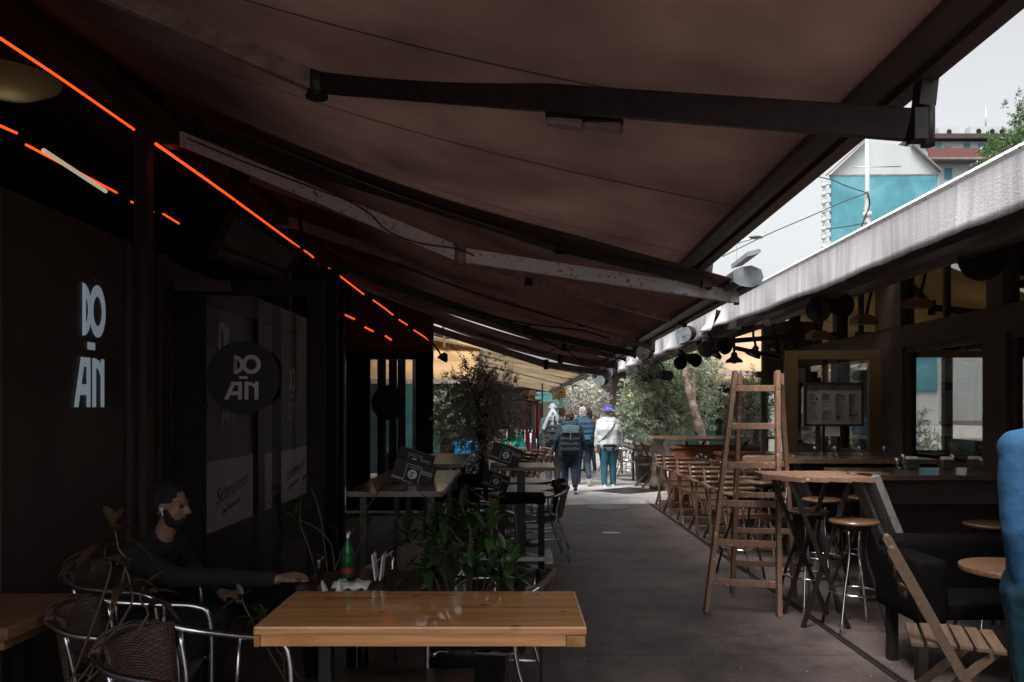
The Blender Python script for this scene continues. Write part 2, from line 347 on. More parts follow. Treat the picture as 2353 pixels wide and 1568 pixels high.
M['glossleaf'] = leafmat('glossy_dark_leaves', (.012, .035, .012), (.035, .075, .022), .25, .12, .6)
M['brightleaf'] = leafmat('fresh_green_leaves', (.04, .105, .022), (.075, .16, .04), .3, .3, .6)
M['dryleaf'] = leafmat('brown_dry_leaves', (.045, .028, .014), (.1, .06, .028), .5, .3)
M['bark'] = mat('tree_bark', (.2, .15, .12), .85, var=.6, scale=9, bump=.8, bscale=16, stretch=(1, 1, .5))
M['palebark'] = mat('pale_peeling_bark', (.6, .48, .41), .8, col2=(.2, .14, .12), scale=9, bump=.6, bscale=14)
M['darkbark'] = mat('dark_bark', (.05, .035, .028), .85, var=.5, scale=10, bump=.8, bscale=20)
M['stem'] = mat('plant_stem', (.1, .07, .05), .7)
M['bristle'] = mat('black_rubber', (.015, .014, .014), .8)

# ground material: worn asphalt with slab joints
def groundmat(nm, ca, cb):
    m, t, b = newmat(nm); N = t.nodes.new; L = t.links.new
    tc = N('ShaderNodeTexCoord'); n = N('ShaderNodeTexNoise'); n.inputs['Scale'].default_value = 1.2; n.inputs['Detail'].default_value = 8; n.inputs['Roughness'].default_value = .6
    L(tc.outputs['Object'], n.inputs['Vector'])
    r = N('ShaderNodeValToRGB'); r.color_ramp.elements[0].position = .3; r.color_ramp.elements[1].position = .72
    r.color_ramp.elements[0].color = (*ca, 1); r.color_ramp.elements[1].color = (*cb, 1); L(n.outputs[0], r.inputs[0])
    f = N('ShaderNodeTexNoise'); f.inputs['Scale'].default_value = 75; f.inputs['Detail'].default_value = 6; f.inputs['Roughness'].default_value = .75; L(tc.outputs['Object'], f.inputs['Vector'])
    mf = N('ShaderNodeMapRange'); mf.inputs[1].default_value = .3; mf.inputs[2].default_value = .7; mf.inputs[3].default_value = .45; mf.inputs[4].default_value = 1.6; L(f.outputs[0], mf.inputs[0])
    q = N('ShaderNodeVectorMath'); q.operation = 'SCALE'; L(r.outputs[0], q.inputs[0]); L(mf.outputs[0], q.inputs['Scale'])
    st = N('ShaderNodeTexNoise'); st.inputs['Scale'].default_value = 3.1; st.inputs['Detail'].default_value = 9; st.inputs['Roughness'].default_value = .7; L(tc.outputs['Object'], st.inputs['Vector'])
    sm = N('ShaderNodeMapRange'); sm.inputs[1].default_value = .36; sm.inputs[2].default_value = .5; sm.inputs[3].default_value = .55; sm.inputs[4].default_value = 1; L(st.outputs[0], sm.inputs[0])
    q2 = N('ShaderNodeVectorMath'); q2.operation = 'SCALE'; L(q.outputs[0], q2.inputs[0]); L(sm.outputs[0], q2.inputs['Scale']); q = q2
    # pale grit specks
    vo = N('ShaderNodeTexVoronoi'); vo.inputs['Scale'].default_value = 9; L(tc.outputs['Object'], vo.inputs['Vector'])
    ls = N('ShaderNodeMath'); ls.operation = 'LESS_THAN'; ls.inputs[1].default_value = .055; L(vo.outputs['Distance'], ls.inputs[0])
    mx = N('ShaderNodeMix'); mx.data_type = 'RGBA'; L(ls.outputs[0], mx.inputs[0]); L(q.outputs[0], mx.inputs[6]); mx.inputs[7].default_value = (.4, .37, .35, 1)
    # joints across the alley, wobbly
    sx = N('ShaderNodeSeparateXYZ'); L(tc.outputs['Object'], sx.inputs[0])
    n3 = N('ShaderNodeTexNoise'); n3.inputs['Scale'].default_value = 2; L(tc.outputs['Object'], n3.inputs['Vector'])
    a0 = N('ShaderNodeMath'); a0.operation = 'MULTIPLY_ADD'; a0.inputs[1].default_value = .03; L(n3.outputs[0], a0.inputs[0]); L(sx.outputs['Y'], a0.inputs[2])
    a = N('ShaderNodeMath'); a.operation = 'ADD'; a.inputs[1].default_value = 188-5.15+1.88*0; L(a0.outputs[0], a.inputs[0])
    md = N('ShaderNodeMath'); md.operation = 'MODULO'; md.inputs[1].default_value = 1.88; L(a.outputs[0], md.inputs[0])
    lt = N('ShaderNodeMath'); lt.operation = 'LESS_THAN'; lt.inputs[1].default_value = .018; L(md.outputs[0], lt.inputs[0])
    m2 = N('ShaderNodeMix'); m2.data_type = 'RGBA'; L(lt.outputs[0], m2.inputs[0]); L(mx.outputs[2], m2.inputs[6]); m2.inputs[7].default_value = (.035, .028, .027, 1)
    L(m2.outputs[2], b.inputs['Base Color']); b.inputs['Roughness'].default_value = .62
    bp = N('ShaderNodeBump'); bp.inputs['Strength'].default_value = .35; bp.inputs['Distance'].default_value = .006; L(f.outputs[0], bp.inputs['Height']); L(bp.outputs[0], b.inputs['Normal'])
    return m
M['ground'] = groundmat('worn_asphalt', (.036, .026, .024), (.14, .105, .098))
M['path'] = groundmat('daylight_toned_path', (.27, .25, .245), (.46, .43, .425))  # far ground painted paler to stand for the daylight on it
def muralmat():
    m, t, b = newmat('teal_mural'); N = t.nodes.new; L = t.links.new
    tc = N('ShaderNodeTexCoord'); n = N('ShaderNodeTexNoise'); n.inputs['Scale'].default_value = .28; n.inputs['Detail'].default_value = 5; n.inputs['Distortion'].default_value = .3
    L(tc.outputs['Object'], n.inputs['Vector']); r = N('ShaderNodeValToRGB'); e = r.color_ramp.elements
    e[0].position = .3; e[0].color = (.03, .13, .17, 1); e[1].position = .75; e[1].color = (.17, .38, .42, 1); k = e.new(.5); k.color = (.06, .22, .27, 1)
    L(n.outputs[0], r.inputs[0]); L(r.outputs[0], b.inputs['Base Color']); b.inputs['Roughness'].default_value = .7; return m
M['mural'] = muralmat()
def text(s, size, O, U, Vv, mat_, parent, name='lettering', th=.0015):
    c = bpy.data.curves.new('t', 'FONT'); c.body = s; c.size = size; c.extrude = th; c.resolution_u = 3
    o = bpy.data.objects.new('t', c); COL.objects.link(o); bpy.context.view_layer.update()
    me = bpy.data.meshes.new_from_object(o.evaluated_get(bpy.context.evaluated_depsgraph_get())); bpy.data.objects.remove(o)
    U = V(U).normalized(); Vv = V(Vv).normalized(); W = U.cross(Vv); off = V((0, 0, 0)); q = parent
    while q is not None: off += q.location; q = q.parent
    for v in me.vertices: v.co = V(O)+U*v.co.x+Vv*v.co.y+W*v.co.z-off
    me.materials.clear(); me.materials.append(mat_); ob = bpy.data.objects.new(name, me); COL.objects.link(ob); ob.parent = parent; return ob
def logo(mb, O, U, Vv, Nn, th=.003):
    """two stacked syllables; u 0..308, v 0..368 (v up)"""
    O = V(O); U = V(U)/308; Vv = V(Vv)/368; Nn = V(Nn); k = [0]
    def q(pts):
        k[0] += 1; o = O+Nn*(k[0]*.00025); mb.prism([o+U*u+Vv*v for u, v in pts], Nn*th)
    def ring(cx, cy, ro, ri, a0, a1, n):
        for i in range(n):
            a = a0+(a1-a0)*i/n; b = a0+(a1-a0)*(i+1)/n
            q([(cx+ri*cos(a), cy+ri*sin(a)), (cx+ro*cos(a), cy+ro*sin(a)), (cx+ro*cos(b), cy+ro*sin(b)), (cx+ri*cos(b), cy+ri*sin(b))]); k[0] -= 1
    ring(229, 293, 80, 46, 0, 2*pi, 28); k[0] += 1
    ring(87, 290, 78, 48, -pi/2, pi/2, 16); k[0] += 1
    for i, x in enumerate((80, 88, 96, 104)): q([(x, 212+i*3), (x+3, 212+i*3), (x+3, 368-i*3), (x, 368-i*3)])
    q([(128, 173), (198, 173), (198, 195), (128, 195)])
    q([(0, 0), (36, 0), (100, 148), (64, 148)]); q([(64, 120), (150, 120), (150, 148), (64, 148)]); q([(118, 0), (150, 0), (150, 148), (118, 148)]); q([(40, 36), (130, 36), (130, 68), (40, 68)])
    q([(174, 0), (206, 0), (206, 148), (174, 148)]); q([(258, 0), (290, 0), (290, 148), (262, 148), (258, 120)])
    q([(200, 122), (232, 116), (262, 92), (262, 126), (236, 142), (200, 148)])
# ================================================================ SETTING
g = MB(); n = 40
g.grid([[(x, y, 0) for x in (-60, -6, 0, 6, 60)] for y in (-40, 0, 10, 40, 120, 400)], False)
tag(g.build('ground', M['ground'], fix=False), kind='structure', label='worn dark asphalt alley with slab joints')

m = MB(); m.prism([(-40, 13.3, .0005), (.2, 12.9, .0005), (2.3, 13.2, .0005), (40, 13.3, .0005), (40, 80, .0005), (-40, 80, .0005)], (0, 0, .0045)); tag(m.build('path', M['path']), kind='structure', label='path beyond the dark asphalt, bright daylight painted in as a paler tone')
# ---- left stall building
XL = -2.6
st = thing('left_stall', 'long dark market stall building along the left of the alley, with a flat roof, its overhang added to shade the awning', 'building', (XL, 5, 0))
m = MB(); m.bx((XL-.15, -1.2, 0), (XL, 5.95, 2.72)); m.build('wall', M['darkwall'], st)
m = MB()
for y in (1.2, 2.6, 4.0, 5.35): m.bx((XL, y, 0), (XL+.03, y+.05, 2.7))
m.bx((XL, 5.5, 0), (XL+.06, 5.62, 2.72)); m.bx((XL, 5.78, 0), (XL+.05, 5.93, 2.72)); m.build('trim', M['dark'], st)
m = MB(); m.bx((XL-.15, 5.96, 0), (XL-.03, 12.4, .5)); m.bx((XL-.15, 5.96, 2.5), (XL-.03, 12.4, 2.72)); m.build('plinth', M['dark'], st)
m = MB()
for y in (5.96, 8.15, 10.35, 12.2): m.bx((XL-.16, y, .5), (XL-.01, y+.2, 2.5))
m.build('pillar', M['dark'], st)
m = MB(); m.bx((XL-.12, 6.16, .5), (XL-.07, 12.3, 2.5)); m.build('panelling', M['greywall'], st)
m = MB(); m.bx((-6.2, -1.2, 4.0), (-1.5, 12.6, 4.14)); m.bx((-1.5, -1.2, 3.98), (-1.46, 12.6, 4.18)); m.build('roof', M['dark'], st)  # overhang beyond the wall is added to darken the canvas below
m = MB(); m.bx((-6.2, -1.2, 0), (-6.05, 12.6, 4)); m.bx((-6.05, -1.35, 0), (XL, -1.2, 4)); m.bx((-6.05, 12.5, 0), (XL-.2, 12.6, 4)); m.build('rear_wall', M['darkwall'], st)
m = MB()
for y in (1.8, 5.7, 9.3, 12.4): m.bx((XL-.12, y, 2.72), (XL-.02, y+.1, 4))
m.bx((XL-.1, -1.2, 3.62), (XL, 12.6, 3.98)); m.build('beam', M['dark'], st)
# frosted signs in the facade, with the brewery lettering
for y0, y1, zt, zb in ((6.75, 8.1, 1.12, .38), (8.5, 10.3, 1.1, .38)):
    fp = thing('frosted_panel', ('pale frosted window panel with dark brewery lettering, seen through the nearer glass door leaf' if y0 < 8 else 'pale frosted window panel just beyond the first one, partly hidden by the door frame'), 'window sign', (XL, y0, zb), 'frosted panels along the left facade')
    m = MB(); m.bx((XL-.068, y0, zb), (XL-.05, y1, zt)); m.build('panel', M['frost'], fp)
    text('Schremser', .2, (XL-.047, y0+.36 if y0 < 7 else y0+.75, zb+.34), (0, 1, .16), (0, 0, 1), M['greywall'], fp, 'lettering')
    text('das Waldviertel', .075, (XL-.047, y0+.5 if y0 < 7 else y0+.85, zb+.24), (0, 1, .16), (0, 0, 1), M['greywall'], fp, 'lettering')
# wall logos
for i, (y, z, h, wd, lab) in enumerate(((4.70, 1.6, .75, .36, 'tall narrow white DO-AN letters on the dark wall, nearest the camera'), (7.25, 1.42, .72, .36, 'pale DO-AN letters on the facade behind the round door sign'), (9.35, 1.38, .7, .36, 'pale DO-AN letters on the facade at the edge of the nearer door frame'))):
    mb = MB(); X = XL+.004 if i == 0 else XL-.066
    logo(mb, (X, y, z), (0, wd, 0), (0, 0, h), (1, 0, 0), .004)
    tag(mb.build('wall_logo', M['logolit'] if i == 0 else M['logodim']), lab, 'lettering', 'DO-AN letters along the left facade')

# ---- open glass door leaves on the left, each with a round sign
def leaf(Y, x0, x1, zt, post, mull, lab, name='glass_door_leaf', fm='black', gm='glassleft', zb=.04, header=.11):
    t = thing(name, lab, 'door', ((x0+x1)/2, Y, 0))
    a, b = post
    m = MB(); m.bx((x0, Y, zb), (x0+a, Y+.06, zt)); m.bx((x1-b, Y, zb), (x1, Y+.06, zt)); m.bx((x0+a, Y, zt-header), (x1-b, Y+.06, zt)); m.bx((x0+a, Y, zb), (x1-b, Y+.06, zb+.3))
    m.build('frame', M[fm], t, .004)
    m = MB(); m.bx((x0+a, Y+.025, zb+.3), (x1-b, Y+.033, zt-header)); m.build('pane', M[gm], t)
    for k in mull:
        m = MB(); m.bx((k[0], Y+.034, zb+.3), (k[1], Y+.06, zt-header)); m.build('mullion', M[fm], t)
    return t
pA = P(395, 645, 6); pB = P(745, 645, 6)
t = leaf(6.0, pA.x, pB.x, pA.z, (.24, .135), [(P(622, 0, 6).x, P(641, 0, 6).x)], 'dark framed glass door leaf standing open, with a lettered round sign on its pane')
m = MB(); m.bx(P(399, 670, 5.93), P(536, 647, 5.985)); m.build('door_closer', M['dark'], t, .004)
m = MB()
for py in (790, 935): m.bx(P(467, py+4, 5.96), P(482, py-4, 5.985))
m.build('hinge', M['blackmetal'], t)
def disc(px, py, Y, r, lab, text_=True):
    c = P(px, py, Y); t = thing('round_sign', lab, 'sign', c, 'round signs on the door leaves')
    m = MB(); m.cyl(c+V((0, -.02, 0)), c, r, n=48); m.build('disc', M['signdark'], t)
    if text_:
        mb = MB(); s = r/.5*.5; O = c+V((-.5*s, -.0215, -.6*s)); logo(mb, O, (.99*s, 0, 0), (0, 0, 1.2*s), (0, -1, 0), .003); mb.build('lettering', M['logodim'], t)
disc(560, 868, 5.99, .275, 'round black sign with grey DO-AN letters on the nearer door leaf')
pA = P(795, 808, 12); pB = P(995, 808, 12)
t = leaf(12.0, pA.x, pB.x, pA.z, (.36, .26), [(P(828, 0, 12).x, P(834, 0, 12).x)], 'dark framed glass door leaf standing open farther down, with a blank round sign')
disc(893, 926, 11.99, .258, 'blank black round sign on the farther door leaf', False)
# dark posts between the two leaves
for i, (px, wd, Y, lab) in enumerate(((757, .13, 7.6, 'slim dark post just behind the nearer door leaf'), (778, .1, 9.0, 'thin dark post left of the farther door leaf'), (876, .13, 13.2, 'dark post behind the round sign of the farther leaf, on its left'), (902, .13, 13.6, 'dark post behind the round sign of the farther leaf, in the middle'), (922, .13, 14.0, 'dark post behind the round sign of the farther leaf, on its right'), (955, .12, 14.5, 'dark post behind the right stile of the farther door leaf'))):
    c = P(px, 936, Y); m = MB(); m.bx((c.x-wd/2, Y, 0), (c.x+wd/2, Y+.1, 2.9)); m.bx((c.x-wd/2-.012, Y-.012, 0), (c.x+wd/2+.012, Y+.112, .12)); m.bx((c.x-wd/2-.012, Y-.012, 2.78), (c.x+wd/2+.012, Y+.112, 2.92))
    tag(m.build('post', M['black']), lab, 'post', 'dark posts of the winter garden')

# ---- orange light strips, inner tube, ceiling lamp, tilted panel, gooseneck lamp
i = 0
for seg in [((0, 88), (150, 188), (308, 298)), ((358, 331), (520, 446), (689, 570)), ((692, 573), (705, 580), (720, 592)), ((742, 605), (770, 626), (836, 677)), ((857, 690), (880, 706), (903, 724)), ((917, 735), (926, 741), (936, 747)), ((951, 759), (970, 771), (992, 786))]:
    m = MB(); pts = [PX(x, y, -2.46) if i < 3 else P(x, y, 10.3+(x-742)/250*2.1) for x, y in seg]; m.tube(curve(pts, 4), .008 if i < 1 else .011, 8)
    place = ['nearest the camera at top left', 'second from the camera, beside the pale awning arm', 'third and very short', 'fourth, above the posts', 'fifth, past the winter garden posts', 'sixth and short', 'farthest, just above the gooseneck lamp'][i]
    tag(m.build('light_strip', M['orange']), 'glowing orange light strip under the eaves, '+place, 'light strip', 'orange light strips under the eaves'); i += 1
i = 0
for seg in [((-10, 285), (38, 306)), ((60, 333), (268, 443)), ((302, 464), (352, 488)), ((375, 492), (411, 514))]:
    m = MB(); m.tube(curve([PX(x, y, -3.4) for x, y in seg], 4), .01, 8)
    place = ['cut by the left edge of the view', 'above the white tube', 'beyond the white tube', 'deepest inside'][i]
    tag(m.build('light_strip', M['orange']), 'orange light strip inside the dark stall, '+place, 'light strip', 'orange light strips inside the stall'); i += 1
for seg, lab in (([(775, 716), (815, 734)], 'small orange light strip behind the winter garden posts, left one'), ([(838, 752), (858, 762)], 'small orange light strip behind the winter garden posts, middle one'), ([(885, 772), (900, 782)], 'small orange light strip behind the winter garden posts, right one')):
    m = MB(); m.tube(curve([P(x, y, 12.3) for x, y in seg], 4), .014, 8); tag(m.build('light_strip', M['orange']), lab, 'light strip', 'small orange strips behind the posts')
t = thing('tube_lamp', 'warm white fluorescent tube below an orange strip inside the stall', 'lamp', PX(170, 392, -3.38))
m = MB(); m.tube([PX(100, 346, -3.38), PX(243, 440, -3.38)], .017, 10); m.build('tube', M['tubewhite'], t)
m = MB(); m.bar(PX(96, 337, -3.42), PX(246, 432, -3.42), .05, .03); m.build('holder', M['black'], t)
c = PX(14, 232, -3.7); t = thing('ceiling_lamp', 'shallow cream dome lamp glowing dimly inside the dark stall', 'lamp', c)
m = MB(); m.ell(c+V((0, 0, .16)), .05, 12, 8); m.build('bulb', emit('lamp_bulb', (1, .85, .6), 6), t)
m = MB(); m.lathe([(.001, .03), (.2, .06), (.34, .14), (.4, .22), (.41, .26)], c, 28); m.build('shade', leafmat('cream_glass_shade', (.4, .34, .22), (.4, .34, .22), .5, .35), t)
m = MB(); m.cyl(c+V((0, 0, .2)), V((c.x, c.y, 4.0)), .02); m.build('stem', M['black'], t)
t = thing('tilted_panel', 'tilted grey framed panel hanging under the eaves above the door leaf', 'panel', P(590, 560, 7))
q = [P(538, 488, 7.0), P(694, 583, 7.9), P(652, 642, 7.7), P(487, 592, 6.8)]
m = MB(); m.prism(q, (.02, .05, .02)); m.build('sheet', M['greywall'], t)
m = MB()
for a, b in ((0, 1), (1, 2), (2, 3), (3, 0)): m.bar(q[a]-V((0, .02, 0)), q[b]-V((0, .02, 0)), .05, .05)
m.bar((q[0]+q[3]*3)/4-V((0, .02, 0)), (q[1]+q[2]*3)/4-V((0, .02, 0)), .03, .03); m.build('frame', M['dark'], t)
for a_ in (q[0], q[1]): m = MB(); m.bar(a_, a_+V((-.1, .2, .85)), .03, .03); m.build('bracket', M['black'], t)
a = P(982, 776, 12); b = P(1018, 824, 12)
t = thing('gooseneck_lamp', 'small black gooseneck spotlight hanging in front of the amber awning', 'lamp', a)
m = MB(); m.tube(curve([a+V((-.35, .3, .35)), a, P(1003, 800, 12), b], 5), .014); m.build('arm', M['blackmetal'], t)
m = MB(); m.lathe([(.03, .09), (.075, .02), (.085, -.03), (.07, -.035)], b, 16, Matrix.Rotation(.5, 3, 'Y')); m.build('lamp_head', M['blackmetal'], t)

# ---- awnings of the left side
def awning(lab, Y0, Y1, W0, W1, F0, F1, cm, arms, sag=.1, barm='barpaint', bw=.16, group='awnings reaching over the alley from the left', cable=None, skew=0):
    """W0/W1 wall edge (x, z) at Y0/Y1, F0/F1 front edge; arms: (shoulder, elbow, end, material)"""
    t = thing('awning', lab, 'awning', (W0[0], (Y0+Y1)/2, W0[1]), group)
    rows = []
    for i in range(25):
        u = i/24; y = Y0+(Y1-Y0)*u; r = []
        for j in range(21):
            v = j/20; a = V((W0[0]+(W1[0]-W0[0])*u, y, W0[1]+(W1[1]-W0[1])*u)); b = V((F0[0]+(F1[0]-F0[0])*u, y, F0[1]+(F1[1]-F0[1])*u))
            p = a.lerp(b, v); p.z -= sag*sin(pi*v)*(1+.12*sin(u*9)); p.z += .012*sin(u*37)*sin(pi*v)*(1-v); p.y += skew*v*u; r.append(p)
        rows.append(r)
    m = MB(); m.sheet(rows, .003); m.build('canvas', M[cm] if isinstance(cm, str) else cm, t)
    m = MB(); f0 = V((F0[0], Y0-.06, F0[1])); f1 = V((F1[0], Y1+.06+skew, F1[1]))
    prof = [(-.02, .04), (-.02, -.03), (.02, -.05), (.06, -.045), (.065, -.03), (.08, -.03), (.085, -.055), (bw-.02, -.06), (bw, -.04), (bw, .03), (bw-.03, .06), (.03, .06)]
    m.prism([f0+V((x, 0, z)) for x, z in prof], f1-f0); m.build('front_bar', M[barm], t)
    m = MB()
    for f, s in ((f0, -1), (f1, 1)):
        m = MB(); m.prism([f+V((x*1.0-.004, 0, z*1.05)) for x, z in [(-.02, .04), (-.02, -.03), (.02, -.055), (bw*.6, -.065), (bw, -.045), (bw+.015, -.005), (bw, .045), (bw*.6, .07), (.03, .06)]], (0, .012*s, 0)); m.build('end_cap', M['cap'], t)
    m = MB(); m.bar((W0[0]-.06, Y0-.1, W0[1]), (W1[0]-.06, Y1+.1, W1[1]), .14, .16); m.build('cassette', M['dark'], t)
    for sh, el, en, am, hh in arms:
        A = thing('arm', None, None, sh); A.parent = t; A.location = V(sh)-t.location
        m = MB(); m.bar(sh, el, .045, hh); m.build('upper_arm', M['armmid' if am == 'armx' else am], A, .004)
        m = MB(); m.bar(el, en, .04, hh*.95, h1=hh*.85); m.build('forearm', M['armdark' if am == 'armx' else am], A, .004)
        m = MB(); up = V((0, 0, 1)); m.cyl(el-up*hh*.62, el+up*hh*.62, .042, n=18); m.cyl(el-up*hh*.7, el-up*hh*.62, .05, n=18); m.cyl(el+up*hh*.62, el+up*hh*.7, .05, n=18)
        m.build('elbow_joint', M['armmid' if am == 'armlight' else 'armdark'], A)
        d = (V(en)-V(el)).normalized()
        m = MB(); m.box(V(en)+d*.03, (.06, .055, hh*.85)); m.cyl(V(en)+d*.05-up*hh*.55, V(en)+d*.05+up*hh*.55, .02, n=10); m.bar(V(en)+d*.02+V((.02, 0, hh*.5)), V(en)+d*.02+V((.03, 0, hh*.5+.09)), .05, .05); m.build('bracket', M['steel' if am == 'armlight' else 'armdark'], A)
        m = MB(); m.box(V(sh), (.12, .12, .16)); m.build('shoulder_bracket', M['armdark'], A)
    return t
a1 = awning('nearest wide brown awning filling the top of the view', 1.0, 5.62, (-2.54, 3.46), (-2.54, 3.84), (1.12, 2.67), (1.12, 2.55), 'canvas1',
    [(P(-456, -335, 2.74), P(728, 186, 3.53), P(2090, 288, 2.4), 'armx', .108), (P(440, 300, 5.75), P(1290, 568, 5.65), P(1612, 646, 5.35), 'armdark', .085)], .12)
# the light fitting under the nearest arm
t = thing('patio_heater', 'flat double heater strip hanging under the nearest awning arm', 'heater', P(1345, 290, 2.95))
for x0, x1, dy in ((1260, 1340, 0), (1342, 1428, 6)):
    m = MB(); p0 = P(x0, 280+dy, 3.02); p1 = P(x1, 290+dy, 2.98); m.bar(p0, p1, .06, .028, w1=.075); m.build('housing', M['armmid'], t, .006)
m = MB(); m.bar(P(1255, 268, 3.0), P(1432, 280, 2.95), .05, .012); m.build('bracket', M['black'], t)
a2 = awning('second brown awning with a pale speckled arm, just behind the nearest', 5.2, 9.32, (-2.54, 3.82), (-2.54, 3.78), (1.44, 2.44), (1.42, 2.38), 'canvas2',
    [(P(398, 312, 5.64), P(1058, 586, 5.35), P(1676, 680, 5.45), 'armlight', .1), (P(650, 505, 8.4), P(1335, 738, 9.25), P(1492, 795, 9.1), 'armmid', .1), (P(560, 400, 7.4), P(1215, 640, 7.3), P(1560, 735, 7.2), 'armmid', .1)], .1)
m = MB(); m.tube(curve([P(430, 318, 5.5), P(560, 372, 5.45), P(640, 402, 5.45), P(720, 432, 5.4), P(800, 462, 5.4), P(850, 492, 5.36), P(890, 530, 5.35), P(960, 558, 5.3), P(1050, 572, 5.28), P(1090, 588, 5.28)], 6), .006, 6); m.build('cable', M['wicker'], a2)
m = MB(); pr = [(0, 0), (.075, .02), (.09, .035), (.075, .05), (0, .03)]; o = P(1690, 618, 5.42); e = P(1728, 590, 4.98)
m.prism([o+V((x-.03, 0, z)) for x, z in pr], e-o); m.build('guide_rail', M['steel'], a2)
a3 = awning('third brown awning over the alley, in deep shade', 9.15, 12.05, (-2.54, 3.74), (-2.54, 3.7), (1.44, 2.4), (1.44, 2.34), 'canvas2',
    [(P(787, 635, 11.2), P(1296, 796, 11.6), P(1428, 820, 11.4), 'armmid', .11), (P(740, 600, 9.9), P(1210, 760, 10.2), P(1450, 812, 9.9), 'armdark', .1)])
a4 = awning('fourth brown awning over the alley', 12.06, 13.7, (-2.54, 3.66), (-2.54, 3.55), (1.44, 2.34), (1.44, 2.25), 'canvas2',
    [(P(850, 690, 12.9), P(1287, 824, 12.9), P(1411, 840, 12.3), 'armmid', .12), (P(880, 720, 13.4), P(1255, 838, 13.6), P(1390, 858, 13.5), 'armmid', .12)], .14)
# round heater drums at the awning fronts
def drum(px, py, Y, r, L_, az, lab, cap='cap', group='round drum heaters at the awning fronts', mt='black'):
    c = P(px, py, Y); t = thing('drum_heater', lab, 'heater', c, group)
    d = V((sin(az), -cos(az), -.12)).normalized()
    m = MB(); m.cyl(c-d*L_, c, r, n=20); m.cyl(c-d*L_*.3, c-d*L_*.36, r*1.06, n=20); m.build('drum', M[mt], t)
    m = MB(); m.cyl(c, c+d*.012, r*1.02, n=20); m.cyl(c+d*.012, c+d*.02, r*.25, n=10); m.build('end_cap', M[cap], t)
    m = MB(); m.tube(curve([c-d*L_*.5+V((0, 0, r)), c-d*L_*.5+V((-.02, 0, r+.08)), c-d*L_*.5+V((-.1, 0, r+.14))], 4), .012); m.build('bracket', M['blackmetal'], t)
drum(1571, 768, 8.6, .085, .2, -.5, 'largest round drum heater with a pale cap, in front of the grey valance')
drum(1396, 857, 13.6, .1, .22, -.5, 'small drum heater with a pale cap at the fourth awning')
drum(1379, 876, 15.8, .1, .22, -.5, 'smallest drum heater with a pale cap, farthest along')
drum(1477, 812, 10.6, .09, .2, -.5, 'dark drum heater beside the end of the valance', 'armdark')

for k, pts_ in enumerate((((1020, 700, 9.3), (1130, 726, 9.3), (1210, 744, 9.3), (1270, 752, 9.3), (1340, 760, 9.25), (1400, 778, 9.2)), ((1100, 770, 12.2), (1200, 796, 12.2), (1250, 812, 12.2), (1290, 800, 12.2), (1340, 836, 12.2), (1350, 842, 12.2), (1365, 838, 12.2)), ((1180, 760, 11.2), (1240, 778, 11.2), (1300, 806, 11.2), (1330, 792, 11.2), (1390, 812, 11.2)))):
    m = MB(); m.tube(curve([P(*q) for q in pts_], 6), .009, 6); tag(m.build('cable', M['black']), ['slack black cable along the far arm of the second awning', 'curly loose cable hanging below the fourth awning', 'slack cable along the arm of the third awning'][k], 'cable', 'loose cables under the awnings')

# ---- far cream and amber awnings on the left
awning('cream striped awning over the stalls beyond the brown ones', 16.3, 25.5, (-2.3, 3.25), (-2.3, 3.2), (1.5, 2.32), (1.5, 2.3), 'canvasc', [(V((-2.2, 17, 3.05)), V((-.3, 18.5, 2.75)), V((1.4, 17, 2.35)), 'armmid', .1), (V((-2.2, 20, 3.05)), V((-.3, 21.5, 2.75)), V((1.4, 20, 2.35)), 'armmid', .1), (V((-2.2, 24, 3.05)), V((-.3, 22.7, 2.7)), V((1.4, 24, 2.33)), 'armmid', .1)], .05, 'greenpaint', group='cream awnings far down the alley')
t = awning('cream awning at the far end of the alley with a striped hanging edge', 26, 35, (-2.3, 3.2), (-2.3, 3.2), (1.55, 2.3), (1.55, 2.28), 'canvasc', [(V((-2.2, 28, 3.05)), V((-.3, 29.5, 2.75)), V((1.4, 28, 2.35)), 'armmid', .1)], .05, group='cream awnings far down the alley')
m = MB(); m.sheet([[(1.72+.02*sin(y*5), y, 2.26), (1.72+.03*sin(y*7), y, 1.92)] for y in [25.9+.3*k for k in range(31)]], .004, (1, 0, 0)); m.build('valance', canvas('striped_valance', (.5, .36, .2), (.4, .28, .14), (.3, 0)), t)
t = thing('amber_awning', 'amber yellow canvas awning glowing behind the olive tree on the left', 'awning', (-1.8, 15.5, 2.5))
m = MB(); m.sheet([[(-3.4+k*.27, 17.6, 3.1) for k in range(11)], [(-3.4+k*.27, 15.9, 2.62) for k in range(11)], [(-3.4+k*.27, 14.9, 2.12) for k in range(11)]], .004); m.build('canvas', M['canvasy'], t)
m = MB(); m.bar((-3.4, 14.9, 2.08), (-.7, 14.9, 2.08), .06, .08); m.build('front_bar', M['armmid'], t)
m = MB(); m.bar((-.9, 17.4, 2.2), (-1.9, 15, 2.1), .05, .07); m.bar((-1.35, 17.4, 3.0), (-.95, 15, 2.15), .05, .08); m.bar((-1.5, 17.6, 2.5), (-1.35, 15.3, 3.2), .05, .07); m.build('arm', M['armmid'], t)
t = thing('dark_blocker', 'dark wall added behind the farther door leaf to block the bright sky', 'building', (-4, 15, 0))
m = MB(); m.bx((-3.5, 12.7, 0), (-3.35, 17.8, 4.3)); m.prism([(-3.7, 12.65, 2.36), (-1.28, 12.65, 2.36), (-1.28, 12.65, 3.05), (-2.5, 12.65, 3.5), (-3.7, 12.65, 4.2)], (0, .12, 0)); m.build('wall', M['dark'], t)  # dark blocker put in so no bright sky shows above the leaf
m = MB(); m.bx((-6, 12.7, 4.3), (-3.1, 18, 4.42)); m.build('roof', M['dark'], t)
t = thing('green_kiosk', 'dark green glazed kiosk behind the olive trees on the left', 'building', (-2.2, 18.5, 0))
